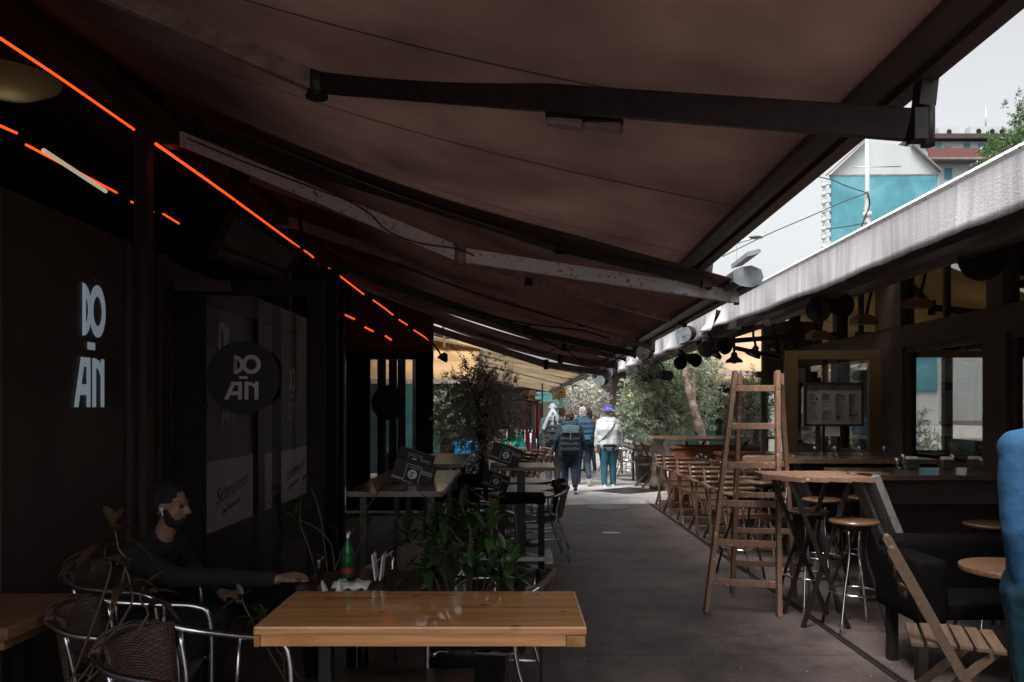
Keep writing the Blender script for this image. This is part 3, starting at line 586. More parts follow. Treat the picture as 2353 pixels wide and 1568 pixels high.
m = MB(); m.bx((-5, 19.2, 0), (-1.1, 19.3, 3.0)); m.build('wall', M['greenpaint'], t)
for x in (-3.2, -2.35, -1.55, -1.2):
    m = MB(); m.bx((x, 19.1, 0), (x+.14, 19.2, 3.2)); m.build('post', M['greenpaint'], t)
for x in (-3.06, -2.21, -1.41):
    m = MB(); m.bx((x, 19.14, .5), (x+.66, 19.16, 2.4)); m.build('pane', M['tealglass'], t)
m = MB(); m.bx((-5, 18.5, 3.3), (-1.6, 26, 3.4)); m.build('roof', M['dark'], t)
t = thing('far_stall', 'far market stall with teal posts at the end of the left row', 'building', (-1.2, 30, 0))
m = MB(); m.bx((-3.5, 26, 0), (-1.6, 60, 3.2)); m.build('wall', M['darkwood'], t)
for y in (27, 33, 39, 46):
    m = MB(); m.bx((-.2, y, 0), (-.02, y+.16, 2.35)); m.build('post', M['greenpaint'], t)
m = MB(); m.bx((-3.5, 26, 3.2), (-.9, 60, 3.35)); m.build('roof', M['dark'], t)

# ---- right stall
XR = 4.2
t = thing('right_stall', 'dark timber-framed restaurant front with tall windows along the right of the alley', 'building', (XR, 6, 0))
m = MB(); m.bx((XR, -1, 0), (XR+.12, 12.1, 1.02)); m.build('wall', M['dark'], t)
m = MB(); m.bx((XR-.03, -1, 2.24), (XR+.12, 12.1, 2.47)); m.bx((XR-.02, -1, 3.05), (XR+.12, 12.1, 3.3)); m.build('beam', M['dark'], t)
for y0, y1 in ((2.2, 2.5), (4.6, 4.85), (6.72, 7.05), (8.5, 9.2), (10.2, 10.42), (11.9, 12.1)):
    m = MB(); m.bx((XR-.05, y0, 1.02), (XR+.1, y1, 2.24)); m.bx((XR-.045, y0+.05, 2.47), (XR+.1, y1-.05, 3.05)); m.build('pillar', M['dark'], t)
ys = [-1, 2.2, 2.5, 4.6, 4.85, 6.72, 7.05, 8.5, 9.2, 10.2, 10.42, 11.9]
for y0, y1 in zip(ys[::2], ys[1::2]):
    wn = thing('window', None, None, (XR, y0, 1)); wn.parent = t; wn.location = V((XR, y0, 1))-t.location
    m = MB(); m.bx((XR+.03, y0, 1.02), (XR+.04, y1, 2.24)); m.build('pane', M['glassdark'], wn); m = MB(); m.bx((XR+.03, y0, 2.47), (XR+.04, y1, 3.05)); m.build('transom', M['glasstransom'], wn)
    m = MB()
    for z in (1.02, 2.18): m.bx((XR-.02, y0, z), (XR+.028, y1, z+.06))
    for y in (y0, (y0+y1)/2-.02, y1-.05): m.bx((XR-.02, y, 1.08), (XR+.028, y+.05, 2.18)) if y != (y0+y1)/2-.02 else m.bx((XR, y, 2.47), (XR+.028, y+.04, 3.05))
    m.build('frame', M['dark'], wn)
m = MB(); m.bx((XR-.1, -1, 3.3), (9.2, 12.2, 3.42)); m.build('roof', M['dark'], t)
m = MB(); m.bx((9, -1, 0), (9.2, 12.1, 3.3)); m.bx((XR+.12, 12.0, 0), (9, 12.1, .95)); m.bx((XR+.12, 12.0, 2.35), (9, 12.1, 3.3)); m.bx((7.9, 12.0, .95), (9, 12.1, 2.35)); m.bx((5.25, 12.0, .95), (5.4, 12.1, 2.35)); m.bx((6.5, 12.0, .95), (6.62, 12.1, 2.35)); m.bx((XR+.12, -1.1, 0), (9, -1, 3.3)); m.build('rear_wall', M['dark'], t)  # end wall openings added so daylight shows through the front windows
m = MB(); m.bx((6.3, 3, 0), (6.8, 11.5, 1.1)); m.bx((6.25, 3, 1.1), (6.85, 11.5, 1.15))
m.build('counter', M['darkwood'], t)
pl = P(1805, 806, 9.0); pr_ = P(2026, 806, 9.0)
t = leaf(9.0, pl.x, pr_.x, pl.z, (.14, .14), [(P(1893, 0, 9).x, P(1906, 0, 9).x)], 'ochre framed glass door leaf with the menu board on it', fm='yellowframe', gm='glassleft', zb=1.04-.98, header=.1)
pa = P(1853, 884, 8.95); pb = P(1980, 975, 8.95)
mn = thing('menu_board', 'framed white menu board headed deli on the ochre door leaf', 'menu board', (pa+pb)/2)
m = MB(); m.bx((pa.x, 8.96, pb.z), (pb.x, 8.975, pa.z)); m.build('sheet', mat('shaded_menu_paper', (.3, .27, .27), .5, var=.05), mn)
m = MB(); f = .022
m.bx((pa.x-f, 8.94, pb.z-f), (pa.x, 8.98, pa.z+f)); m.bx((pb.x, 8.94, pb.z-f), (pb.x+f, 8.98, pa.z+f)); m.bx((pa.x, 8.94, pa.z), (pb.x, 8.98, pa.z+f)); m.bx((pa.x, 8.94, pb.z-f), (pb.x, 8.98, pb.z)); m.build('frame', M['signdark'], mn)
text('deli', .07, (pa.x+.03, 8.957, pa.z-.075), (1, 0, 0), (0, 0, 1), M['ink'], mn)
text('A10', .04, (pa.x+.28, 8.957, pa.z-.06), (1, 0, 0), (0, 0, 1), M['ink'], mn)
m = MB(); rr = random.Random(3)
for cx in range(4):
    for k in range(22):
        if rr.random() < .8: x = pa.x+.03+cx*.15; z = pa.z-.11-k*.0145; m.bx((x, 8.957, z), (x+.03+rr.random()*.08, 8.9598, z+.003))
for x, z, r in ((.12, .16, .012), (.5, .2, .012), (.36, .37, .018), (.5, .34, .014), (.54, .35, .014), (.57, .33, .012)): m.cyl((pa.x+x, 8.957, pa.z-z), (pa.x+x, 8.9598, pa.z-z), r, n=10)
m.build('small_print', M['ink'], mn)
c = P(1913, 991, 8.96); m = MB(); m.box(c, (.165, .004, .115)); m.box(c+V((0, -.003, .03)), (.12, .001, .006)); m.box(c+V((0, -.003, .01)), (.1, .001, .004)); tag(m.build('notice', M['paper']), 'small blank white notice taped below the menu board', 'notice')
# grey frame leaf beyond
pl = P(1750, 872, 12.0); t = leaf(12.0, pl.x, pl.x+.9, 2.05, (.07, .07), [], 'grey framed glass door leaf beyond the ochre one, behind the ladder', fm='greywall', gm='glassdark', header=.12)
m = MB(); m.bx((3.78, 12.06, 2.12), (4.5, 12.16, 2.9)); m.bx((3.7, 12.04, 2.05), (4.6, 12.2, 2.14)); tag(m.build('transom_panel', M['greywall']), 'grey panel above the grey door leaf, behind the hanging lamps', 'panel')

# ---- right awnings with the stained grey valances
def vawning(Y0, Y1, X0, X1, lab, zt0, zt1, dz=.255, sway=.012, fold=None):
    t = thing('valance_awning', lab, 'awning', (X0, (Y0+Y1)/2, zt0), 'awnings with grey valances along the right')
    n = int((Y1-Y0)*16); rows = []
    for i in range(n+1):
        u = i/n; y = Y0+(Y1-Y0)*u; X = X0+(X1-X0)*u; zt = zt0+(zt1-zt0)*u; r = []
        cl = fold(u) if fold else 0
        for j in range(7):
            v = j/6; q = v*v
            r.append((X-.012-sway*q*(sin(y*5.1)+.6*sin(y*11.3+1)+.3*sin(y*23))-.004*q*sin(y*31)-cl*q*.1, y, zt-dz*v*(1+.035*sin(y*1.3)+.02*sin(y*3.7))-(.02*sin(pi*u)*v)))
        rows.append(r)
    m = MB(); m.sheet(rows, .004, (1, 0, 0)); m.build('valance', M['valance'], t)
    m = MB(); m.tube([(X0-.016+.0, Y0, zt0-dz-.0), (X1-.016, Y1, zt1-dz)], .001, 4)
    m = MB(); pr = [(-.02, -.012), (-.03, .0), (-.02, .018), (.02, .03), (.12, .04), (.14, 0), (.12, -.05), (.0, -.04)]
    m.prism([V((X0+x, Y0, zt0+z)) for x, z in pr], V((X1-X0, Y1-Y0, zt1-zt0))); m.build('front_bar', M['armlight'], t)
    dp = XR-.05-X0-.1 if Y0 < 12 else .45
    rows = [[V((X0+.1+(X1-X0)*i/12+dp*v/10, Y0+(Y1-Y0)*i/12, zt0+(3.32-zt0)*dp/1.85*v/10-.05*sin(pi*v/10))) for v in range(11)] for i in range(13)]
    m = MB(); m.sheet(rows, .003); m.build('canvas', M['canvast'], t)
    m = MB(); m.bar((X0+.2, Y0, zt0-.2), (X1+.2, Y1, zt1-.2), .12, .1); m.build('beam', M['barpaint'], t)
    m = MB(); m.tube([(X0+.55, Y0, zt0-.16), (X1+.55, Y1, zt1-.16)], .06, 10); m.build('roller', M['barpaint'], t)
    for y in (Y0+.6, Y1-.7):
        m = MB(); m.bar((X0+.1, y, zt0-.08), (X0+1.1, y+.5, zt0+.12), .05, .08); m.bar((X0+1.1, y+.5, zt0+.12), (XR, y-.3, 3.2), .05, .08); m.cyl((X0+1.1, y+.5, zt0+.03), (X0+1.1, y+.5, zt0+.21), .04); m.build('arm', M['armdark'], t)
    return t
vawning(-5, 8.55, 2.25, 2.25, 'long awning on the right with a water-stained grey valance, nearest the camera', 2.79, 2.715, fold=lambda u: 0 if u < .99 else 1)  # carried on unseen behind the camera to block light on the foreground
vawning(8.68, 13.9, 2.22, 2.25, 'middle awning on the right, its short grey valance blowing outward', 2.70, 2.68, .27, .06, lambda u: (1 if u > .97 or u < .03 else 0))
vawning(14.05, 19.6, 2.25, 2.25, 'farthest awning on the right with a pale rippling valance', 2.68, 2.66, .3, .07)
# heaters / lamps under the right awnings
def twin(px, py, Y, r, lab):
    c = P(px, py, Y); t = thing('twin_heater', lab, 'heater', c, 'dark twin drum heaters under the right awnings')
    for k, dx in enumerate((-1, 1)):
        m = MB(); q = c+V((dx*r*1.15, dx*.05, dx*.02)); d = V((.4*dx, -.9, -.3)).normalized(); m.cyl(q+d*r*.7, q-d*r*1.3, r, r*.75, 20); m.cyl(q+d*r*.7, q+d*r*.6, r*1.08, n=20); m.build('drum', M['black'], t)
    m = MB(); m.bar(c+V((-r*1.6, 0, r*.9)), c+V((r*1.6, 0, r*1.0)), .05, .04); m.bar(c+V((-r*.5, 0, r)), c+V((-r*1.2, .1, r*2.2)), .035, .035); m.cyl(c+V((-r*.6, -.04, r)), c+V((-r*.6, .04, r)), .03); m.build('bracket', M['armdark'], t)
twin(1905, 706, 6.4, .09, 'dark twin drum heater above the ochre door leaf')
twin(2300, 585, 5.0, .13, 'large dark twin drum heater at the right edge, nearest the camera')
twin(1643, 797, 9.2, .09, 'dark twin drum heater left of the first bell lamp')
twin(1580, 830, 11.5, .09, 'dark twin drum heater in front of the leaning trunk top')
drum(1538, 864, 13.5, .085, .25, .6, 'dark drum lamp hanging before the big olive tree, nearer one', 'black', 'dark drum lamps before the olive tree')
drum(1491, 868, 15.5, .09, .25, .6, 'dark drum lamp hanging before the big olive tree, middle one', 'black', 'dark drum lamps before the olive tree')
drum(1464, 884, 17.5, .09, .25, .6, 'dark drum lamp hanging before the big olive tree, farther one', 'black', 'dark drum lamps before the olive tree')
def bell(px, py, Y, tilt, lab):
    c = P(px, py, Y); t = thing('bell_lamp', lab, 'lamp', c, 'bell lamps on the rail before the tan awning')
    R = Matrix.Rotation(tilt, 3, 'Y')
    m = MB(); m.lathe([(.02, .1), (.035, .09), (.045, .04), (.1, 0), (.105, -.03), (.09, -.03)], c, 18, R); m.build('shade', M['armdark'], t)
    m = MB(); m.ell(c+R@V((0, 0, -.01)), (.05, .05, .035), 10, 6); m.build('bulb', M['white'], t)
    m = MB(); m.tube([c+R@V((0, 0, .08)), c+V((0, 0, .22)), V((c.x, c.y, c.z+.3))], .016); m.build('stem', M['blackmetal'], t)
for px, py, ti, lab in ((1642, 812, .5, 'leftmost bell lamp, tilted left'), (1687, 828, 0, 'small bell lamp hanging straight, second from left'), (1731, 812, .45, 'tilted bell lamp, third from left'), (1778, 800, .5, 'pale bell lamp, fourth from left'), (1812, 792, -.5, 'bell lamp nearest the ochre door leaf')):
    bell(px, py, 10, ti, lab+', under the right awning')
m = MB(); m.bar(P(1600, 790, 10), P(1860, 770, 10), .05, .06); m.bar(P(1690, 800, 10.1), P(1790, 822, 10.1), .05, .05); m.bar(P(1860, 770, 10), V((4.16, 10, 2.52)), .05, .05); tag(m.build('lamp_rail', M['blackmetal']), 'dark rail carrying the bell lamps under the right awning', 'rail')
for i, (px, py, Y) in enumerate(((2080, 745, 6.6), (2240, 690, 5.7))):
    c = P(px, py, Y)
# flat wooden-sided lamps seen in front of the transoms
for i, (px, py, Y, lab) in enumerate(((1880, 773, 7.4, 'left'), (1985, 738, 7.0, 'middle'), (2108, 700, 6.5, 'right'))):
    c = P(px, py, Y); t = thing('box_lamp', 'flat copper-sided box lamp before the transom windows, the %s one' % lab, 'lamp', c, 'box lamps before the transom windows')
    m = MB(); m.box(c, (.2, .12, .06), .2); m.box(c+V((0, 0, .035)), (.12, .1, .03), .2); m.build('housing', M['pinedark'], t, .005)
    m = MB(); m.bar(c+V((.02, 0, .05)), V((c.x+.1, c.y, c.z+.42)), .02, .02); m.build('stem', M['black'], t)

# ---- far right: green kiosk with tan awning, dark interior with bulbs
t = thing('green_pavilion', 'dark green pavilion with bulbs glowing inside, beyond the right stall', 'building', (6, 19, 0))
m = MB(); m.bx((3.95, 18.0, 0), (9, 18.1, .9)); m.bx((3.95, 18.0, 2.3), (9, 18.1, 3.4)); m.bx((3.95, 18.1, 0), (4.05, 28, .9)); m.bx((3.95, 18.1, 2.6), (4.05, 28, 3.4)); m.build('wall', M['greenpaint'], t)
for x in (3.9, 4.35, 5.3, 6.3): m = MB(); m.bx((x, 17.92, 0), (x+.2, 18.1, 3.4)); m.build('post', M['greenpaint'], t)
for y in (20, 22, 24, 26): m = MB(); m.bx((3.93, y, .9), (4.08, y+.2, 2.6)); m.build('post', M['greenpaint'], t)
m = MB(); m.bx((4.01, 18.2, .9), (4.03, 27.9, 2.6)); m.bx((4.2, 18.04, .9), (8.9, 18.06, 2.3)); m.build('pane', M['glassdark'], t)
m = MB(); m.bx((8.8, 18.1, 0), (9, 28, 3.4)); m.bx((4.05, 27.8, 0), (8.8, 28, 3.4)); m.build('rear_wall', M['dark'], t)
m = MB(); m.bx((3.8, 17.9, 3.4), (9.1, 28, 3.55)); m.build('roof', M['dark'], t)
for x in (5.6, 6.8):
    m = MB(); m.bx((x, 21, 0), (x+.08, 21.08, 3.3)); m.bx((x, 21, 1.2), (x+1.1, 21.08, 1.3)); m.bx((x, 21, 2.0), (x+1.1, 21.08, 2.1)); m.build('shelf', M['greywall'], t)
for k, (px, py) in enumerate(((1708, 906), (1714, 904), (1721, 908), (1727, 904), (1733, 908), (1709, 924), (1716, 922), (1722, 924))):
    c = P(px, py, 20); b = thing('hanging_bulb', 'warm bulb in the %s row inside the green pavilion, number %s from the left' % (('upper' if k < 5 else 'lower'), ['one', 'two', 'three', 'four', 'five', 'one', 'two', 'three'][k]), 'bulb', c, 'warm bulbs inside the green pavilion')
    m = MB(); m.ell(c, (.035, .035, .06), 8, 6); m.build('globe', M['bulb'], b); m = MB(); m.tube([c+V((0, 0, .05)), V((c.x, c.y, 3.4))], .006, 4); m.build('cord', M['black'], b)
for k, (px, py, Y) in enumerate(((1602, 889, 19), (1636, 888, 19), (1449, 907, 23))):
    c = P(px, py, Y); b = thing('hanging_bulb', 'amber bulb glimpsed through the olive foliage, %s' % ['left of the leaning trunk top', 'right of the leaning trunk', 'far left over the path'][k], 'bulb', c, 'amber bulbs behind the olive tree')
    m = MB(); m.ell(c, .07, 10, 6); m.build('globe', M['bulb'], b); m = MB(); m.tube([c+V((0, 0, .05)), V((c.x, c.y, 3.4))], .006, 4); m.build('cord', M['black'], b)
t = thing('tan_awning', 'tan canvas awning facing the camera above the green pavilion front', 'awning', (5, 17, 2.6))
m = MB(); m.sheet([[V((4.35+.3*k, 17.9, 3.35)) for k in range(9)], [V((4.22+.31*k, 17.1, 2.82)) for k in range(9)], [V((4.1+.32*k, 16.4, 2.28)) for k in range(9)]], .004); m.sheet([[V((4.1+.32*k, 16.36, 2.26)) for k in range(9)], [V((4.1+.32*k, 16.34, 2.06+.01*(k % 2))) for k in range(9)]], .004, (0, 1, 0)); m.build('canvas', canvas('tan_awning_front', (.36, .26, .16), (.1, .07, .04)), t)
m = MB(); m.bar((4.02, 16.4, 2.3), (6.7, 16.4, 2.3), .1, .1); m.cyl((3.9, 16.35, 2.22), (4.05, 16.4, 2.26), .09); m.build('front_bar', M['armmid'], t)
# far end of the alley: maroon awning, dark stalls, teal panels
t = thing('maroon_awning', 'maroon awning hanging over dark stalls at the far end of the alley', 'awning', (4, 36, 2.5))
m = MB(); m.sheet([[V((3.2+.5*k, 38, 3.1)) for k in range(8)], [V((3.2+.5*k, 35.5, 2.55)) for k in range(8)]], .01); m.sheet([[V((3.2+.5*k, 35.5, 2.55)) for k in range(8)], [V((3.2+.5*k, 35.45, 2.15)) for k in range(8)]], .01, (0, 1, 0)); m.build('canvas', mat('maroon_cloth', (.2, .05, .06), .8), t)
m = MB(); m.bar((3.2, 35.5, 2.57), (6.7, 35.5, 2.57), .1, .1); m.build('front_bar', M['armmid'], t)
t = thing('end_stall', 'dark stall closing the far end of the alley', 'building', (4, 44, 0))
m = MB(); m.bx((-6, 58, 0), (14, 58.4, 3.0)); m.build('wall', M['dark'], t); m = MB(); m.bx((-6.4, 56, 3.0), (14.4, 62, 3.2)); m.build('roof', M['dark'], t)
t = thing('far_right_stall', 'long dark stall on the far right behind the olive tree', 'building', (5, 40, 0))
m = MB(); m.bx((3.6, 29, 0), (9, 56, 2.9)); m.build('wall', M['dark'], t); m = MB(); m.bx((3.0, 28.5, 2.9), (9, 56, 3.05)); m.build('roof', M['dark'], t)
for k, (x, y) in enumerate(((1.9, 40), (1.2, 44), (2.6, 50))):
    m = MB(); m.bx((x, y, .1), (x+.9, y+.08, 2.3)); m.bx((x-.05, y-.02, 2.3), (x+.95, y+.1, 2.45)); m.bx((x-.05, y-.02, 0), (x+.95, y+.1, .1))
    tag(m.build('shop_panel', M['tealglass']), 'teal glazed shop panel at the far end, %s one' % ['nearest', 'left', 'farthest'][k], 'panel', 'teal panels at the far end')
# ground details
m = MB(); m.bx((2.235, 2.2, -.02), (2.25, 13.6, .006)); m.bx((2.275, 2.2, -.02), (2.29, 13.6, .006)); m.bx((2.25, 2.2, -.02), (2.275, 13.6, .001)); tag(m.build('drain_channel', M['black']), 'narrow slotted drain channel along the right side of the path', 'drain')
t = thing('manhole_cover', 'round patterned manhole cover in the middle of the path', 'manhole', (1.5, 12.72, 0))
m = MB(); m.cyl((1.5, 12.72, -.01), (1.5, 12.72, .006), .36, n=36); m.build('rim', M['blackmetal'], t)
m = MB()
for i in range(-5, 6):
    for j in range(-5, 6):
        if i*i+j*j < 28: m.box((1.5+i*.058, 12.72+j*.058, .009), (.036, .036, .006))
m.build('cover', M['steel'], t)
m = MB(); m.prism([(1.4, 15.2, .001), (2.1, 14.6, .001), (3.1, 15.3, .001), (2.3, 15.9, .001)], (0, 0, .005)); tag(m.build('floor_plate', M['blackmetal']), 'dark diamond shaped plate let into the path by the walkers', 'floor plate')
m = MB(); m.bx((1.13, 10.1, .002), (1.35, 10.16, .005)); m.bx((1.16, 10.17, .002), (1.3, 10.19, .005)); tag(m.build('paint_mark', M['white']), 'short white paint mark on the asphalt', 'paint mark')

# ---- background across the sky gap
Yb = 70
def Q(px, py, Y=Yb): return P(px, py, Y)
t = thing('mural_building', 'white gabled building with a blurry teal mural on its end wall', 'building', (Q(2030, 936).x, Yb, 0))
z0 = 0
pts = [Q(1906, 404), Q(1992, 322), Q(2100, 340), Q(2153, 392), Q(2158, 404)]
m = MB(); m.prism([V((pts[0].x, Yb, z0))]+pts+[V((pts[-1].x, Yb, z0))], (7.2, 14, 0)); m.build('wall', M['stone'], t)
m = MB(); a = Q(1907, 404); b = Q(2152, 404); m.bx((a.x, Yb-.15, 3), (b.x, Yb-.02, a.z)); m.build('mural', M['mural'], t)
m = MB(); m.bar(Q(1900, 402, Yb-.3), Q(1992, 318, Yb-.3), .5, .1); m.bar(Q(2096, 333, Yb-.3), Q(2162, 395, Yb-.3), .5, .12); m.bar(Q(1905, 404, Yb-.1), Q(2156, 402, Yb-.1), .15, .12); m.build('roof', M['greywall'], t)
m = MB()
for k in range(9):
    y = 415+k*20; m.bx(Q(1890+(k % 2)*3, y+9, Yb-.3), Q(1906, y, Yb-.02)); m.ell(Q(1893, y+12, Yb-.2), (.22, .3, .22), 8, 6)
m.build('cornice', M['stone'], t)
t = thing('rear_building', 'white apartment block with a red balcony rail and air conditioners on its roof', 'building', (Q(2240, 936, 95).x, 95, 0))
R = lambda px, py: Q(px, py, 95)
m = MB(); a = R(2100, 325); m.bx((a.x, 95, 0), (a.x+26, 112, a.z)); m.build('wall', M['stone'], t)
m = MB(); a = R(2095, 322); b = R(2400, 314); m.bx((a.x, 94.2, a.z-.05), (b.x, 112, b.z+.1)); m.build('roof', M['dark'], t)
m = MB(); a = R(2120, 349); m.bx((a.x, 93.6, a.z-1.1), (a.x+22, 93.8, a.z)); m.build('balcony', mat('red_brown_rail', (.16, .06, .05), .6), t)
m = MB(); m.bx((a.x, 93.5, a.z-1.35), (a.x+22, 95, a.z-1.1)); m.build('balcony_slab', M['greywall'], t)
for px in (2128, 2150, 2172, 2215, 2248, 2290): m = MB(); a = R(px, 347); b = R(px+13, 330); m.bx((a.x, 94.9, a.z), (b.x, 94.99, b.z)); m.build('window', M['mural'] if px != 2172 else M['glassdark'], t)
for px in (2170, 2225, 2275): m = MB(); a = R(px, 412); b = R(px+17, 387); m.bx((a.x, 94.9, a.z), (b.x, 94.99, b.z)); m.build('window', M['mural'], t)
for k, (x0, x1, y) in enumerate(((2104, 2117, 300), (2124, 2144, 300), (2150, 2199, 297), (2222, 2262, 294), (2262, 2284, 295), (2285, 2305, 296), (2322, 2346, 293))):
    a = R(x0, 318); b = R(x1, y); u = thing('air_conditioner', 'rooftop air conditioning box, %s from the left on the white block' % ['first', 'second', 'third and long', 'fourth and long', 'fifth', 'sixth', 'seventh'][k], 'air conditioner', a, 'air conditioners on the rear roof')
    m = MB(); m.bx((a.x, 94.4, a.z), (b.x, 95.5, b.z)); m.build('casing', M['stone'], u); m = MB(); c = V(((a.x+b.x)/2, 94.4, (a.z+b.z)/2)); m.cyl(c, c-V((0, .05, 0)), .3, n=16); m.build('fan', M['black'], u)
m = MB(); a = R(2265, 318); b = R(2265, 240); m.tube([a, b], .1, 8, r1=.05); m.cyl(a, a+V((0, 0, .3)), .22); tag(m.build('antenna', M['steel']), 'thin antenna standing on the rear roof', 'antenna')
t = thing('catenary_mast', 'tall pale steel mast standing before the teal mural', 'mast', (Q(1993, 936, 45).x, 45, 0))
m = MB(); a = Q(1992, 322, 45); m.tube([(a.x, 45, 0), (a.x, 45, Q(0, 520, 45).z), Q(1993, 440, 45), a+V((0, 0, .6))], [.28, .2, .13, .1], 12); m.cyl(Q(1993, 500, 45), Q(1993, 488, 45), .24); m.build('pole', M['stone'], t)
m = MB(); m.tube([Q(1960, 385, 45), Q(2070, 383, 45)], .03, 6); m.build('bracket', M['steel'], t)
for k, (p, q) in enumerate((([(1993, 444), (1940, 463), (1860, 498), (1760, 541), (1660, 590)], 'span wire sagging from the mast toward the lower left'), ([(1993, 444), (1940, 426), (1912, 414), (1850, 400)], 'thin wire running from the mast to the upper left'), ([(1993, 440), (1998, 470), (1985, 505), (1978, 530)], 'slack cable loop beside the mast'), ([(1993, 512), (1950, 520), (1900, 527)], 'thin wire low across the mural'))):
    m = MB(); m.tube(curve([Q(x, y, 44.8) for x, y in p], 5), .03 if k != 2 else .045, 5); tag(m.build('wire', M['blackmetal']), q, 'wire', 'overhead wires at the mast')
a = Q(1690, 575, 60); t = thing('street_lamp', 'street lamp with a flat dark head above the end of the second awning', 'street lamp', (a.x, 60, 0))
m = MB(); m.tube(curve([(a.x, 60, 0), a, Q(1697, 558, 60), Q(1727, 549, 60)], 5), .1, 8); m.build('pole', M['stone'], t)
m = MB(); c = Q(1737, 546, 60); m.ell(c, (.55, .3, .13), 14, 8); m.build('lamp_head', M['greenpaint'], t)
# ================================================================ FURNITURE
# foreground pine table
t = thing('pine_table', 'glossy varnished pine table on dark steel legs in the centre foreground', 'table', (-.36, 3.38, 0))
m = MB(); m.bx((-1.01, 3.085, .714), (.285, 3.685, .75)); m.build('tabletop', M['pine'], t, .009)
m = MB(); m.bx((-.985, 3.1, .668), (.205, 3.13, .712)); m.bx((-.985, 3.64, .668), (.205, 3.67, .712)); m.build('apron', M['pine'], t, .003)
for x0, x1 in ((.205, .28), (-1.01, -.985)): m = MB(); m.bx((x0, 3.09, .668), (x1, 3.68, .7125)); m.build('end_board', M['endgrain'], t, .006)
for x in (-.79, .115):
    for y in (3.22, 3.5):
        m = MB(); m.bx((x, y, .02), (x+(.07 if x > 0 else .05), y+.05, .667)); m.box((x+.03, y+.025, .01), (.12, .09, .02)); m.build('leg', M['blackmetal'], t, .003)
# dark table at the left edge
t = thing('dark_table', 'dark varnished wooden table cut by the left edge of the view', 'table', (-2.5, 3.35, 0))
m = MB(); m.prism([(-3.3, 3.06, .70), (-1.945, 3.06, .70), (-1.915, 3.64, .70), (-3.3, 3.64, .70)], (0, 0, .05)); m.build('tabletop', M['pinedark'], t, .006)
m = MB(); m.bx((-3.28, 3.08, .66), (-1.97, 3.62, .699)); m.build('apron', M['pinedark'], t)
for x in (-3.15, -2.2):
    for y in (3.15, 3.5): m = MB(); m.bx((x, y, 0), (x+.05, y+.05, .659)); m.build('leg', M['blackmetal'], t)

# chair builders (all face +Y, origin on the floor)
def bistro_chair(lab, frame_='alu', weave='wicker', wrap=True):
    t = thing('bistro_chair', lab, 'chair')
    h = [(.27, .25, .02), (.275, .245, .3), (.28, .235, .6), (.28, .17, .665), (.28, 0, .68), (.265, -.17, .7), (.2, -.275, .74), (.08, -.315, .765), (0, -.32, .77)]
    pts = curve([(-x, y, z) for x, y, z in h]+[(x, y, z) for x, y, z in h[::-1][1:]], 5)
    m = MB(); m.tube(pts, .0135, 10); m.build('arm_frame', M[frame_], t)
    if wrap:
        w_ = curve([(-.2, -.275, .74), (-.08, -.315, .765), (.08, -.315, .765), (.2, -.275, .74)], 5); m = MB(); m.tube(w_, .019, 8); m.build('wrap', M[weave], t)
    for s in (-1, 1):
        m = MB(); m.tube(curve([(s*.235, -.2, .7), (s*.225, -.17, .43), (s*.25, -.3, .02)], 5), .012, 8); m.build('leg', M[frame_], t)
        m = MB(); m.tube([(s*.275, .22, .42), (s*.235, .2, .43), (s*.225, -.16, .43)], .011, 8); m.tube([(s*.268, .23, .25), (s*.24, -.24, .25)], .008, 6); m.tube([(s*.278, .03, .675), (s*.24, .03, .43)], .009, 6); m.build('side_rail', M[frame_], t)
    m = MB(); m.sheet([[(x*.235*(1-.1*v), .22-.42*v, .445-.012*sin(pi*v)-.01*(1-x*x)) for x in [-1, -.5, 0, .5, 1]] for v in [k/8 for k in range(9)]], .02); m.build('seat', M[weave], t)
    rows = []
    for i in range(9):
        v = i/8; z = .46+.29*v; r = []
        for j in range(11):
            a = (j/10-.5)*2; x = a*(.21+.0*v); r.append((x, -.2-.11*(1-a*a)*(.6+.4*v)-.02*v, z))
        rows.append(r)
    m = MB(); m.sheet(rows, .012, (0, -1, 0)); m.build('backrest', M[weave], t)
    return t
def arm_chair_wood(lab, mt='chairwood', name='folding_armchair'):
    t = thing(name, lab, 'chair'); W = M[mt]
    m = MB()
    for k in range(6): m.box((0, -.19+.075*k, .445+.006*cos(k)), (.44, .055, .016))
    m.box((0, .2, .43), (.44, .02, .04)); m.build('seat', W, t)
    m = MB()
    for z in (.66, .72, .78):
        m.sheet([[(x*.235, -.235-.035*(1-x*x)-(.78-z)*-.1, z+dz) for x in [-1, -.6, -.2, .2, .6, 1]] for dz in (0, .045)], .016, (0, -1, 0))
    m.build('backrest', W, t)
    for s in (-1, 1):
        m = MB(); m.bar((s*.24, -.27, .84), (s*.235, .23, 0), .022, .04); m.build('leg', W, t)
        m = MB(); m.bar((s*.215, .2, .43), (s*.235, -.28, 0), .022, .04); m.build('leg', W, t)
        m = MB(); m.bar((s*.262, .24, .02), (s*.262, .2, .65), .022, .035); m.build('arm_post', W, t)
        m = MB(); m.bar((s*.265, -.25, .685), (s*.265, .27, .665), .055, .022); m.build('armrest', W, t, .004)
    for y_, z_ in ((.19, .09), (-.25, .07), (-.02, .42)): m = MB(); m.bar((-.23, y_, z_), (.23, y_, z_), .02, .025); m.build('stretcher', W, t)
    return t
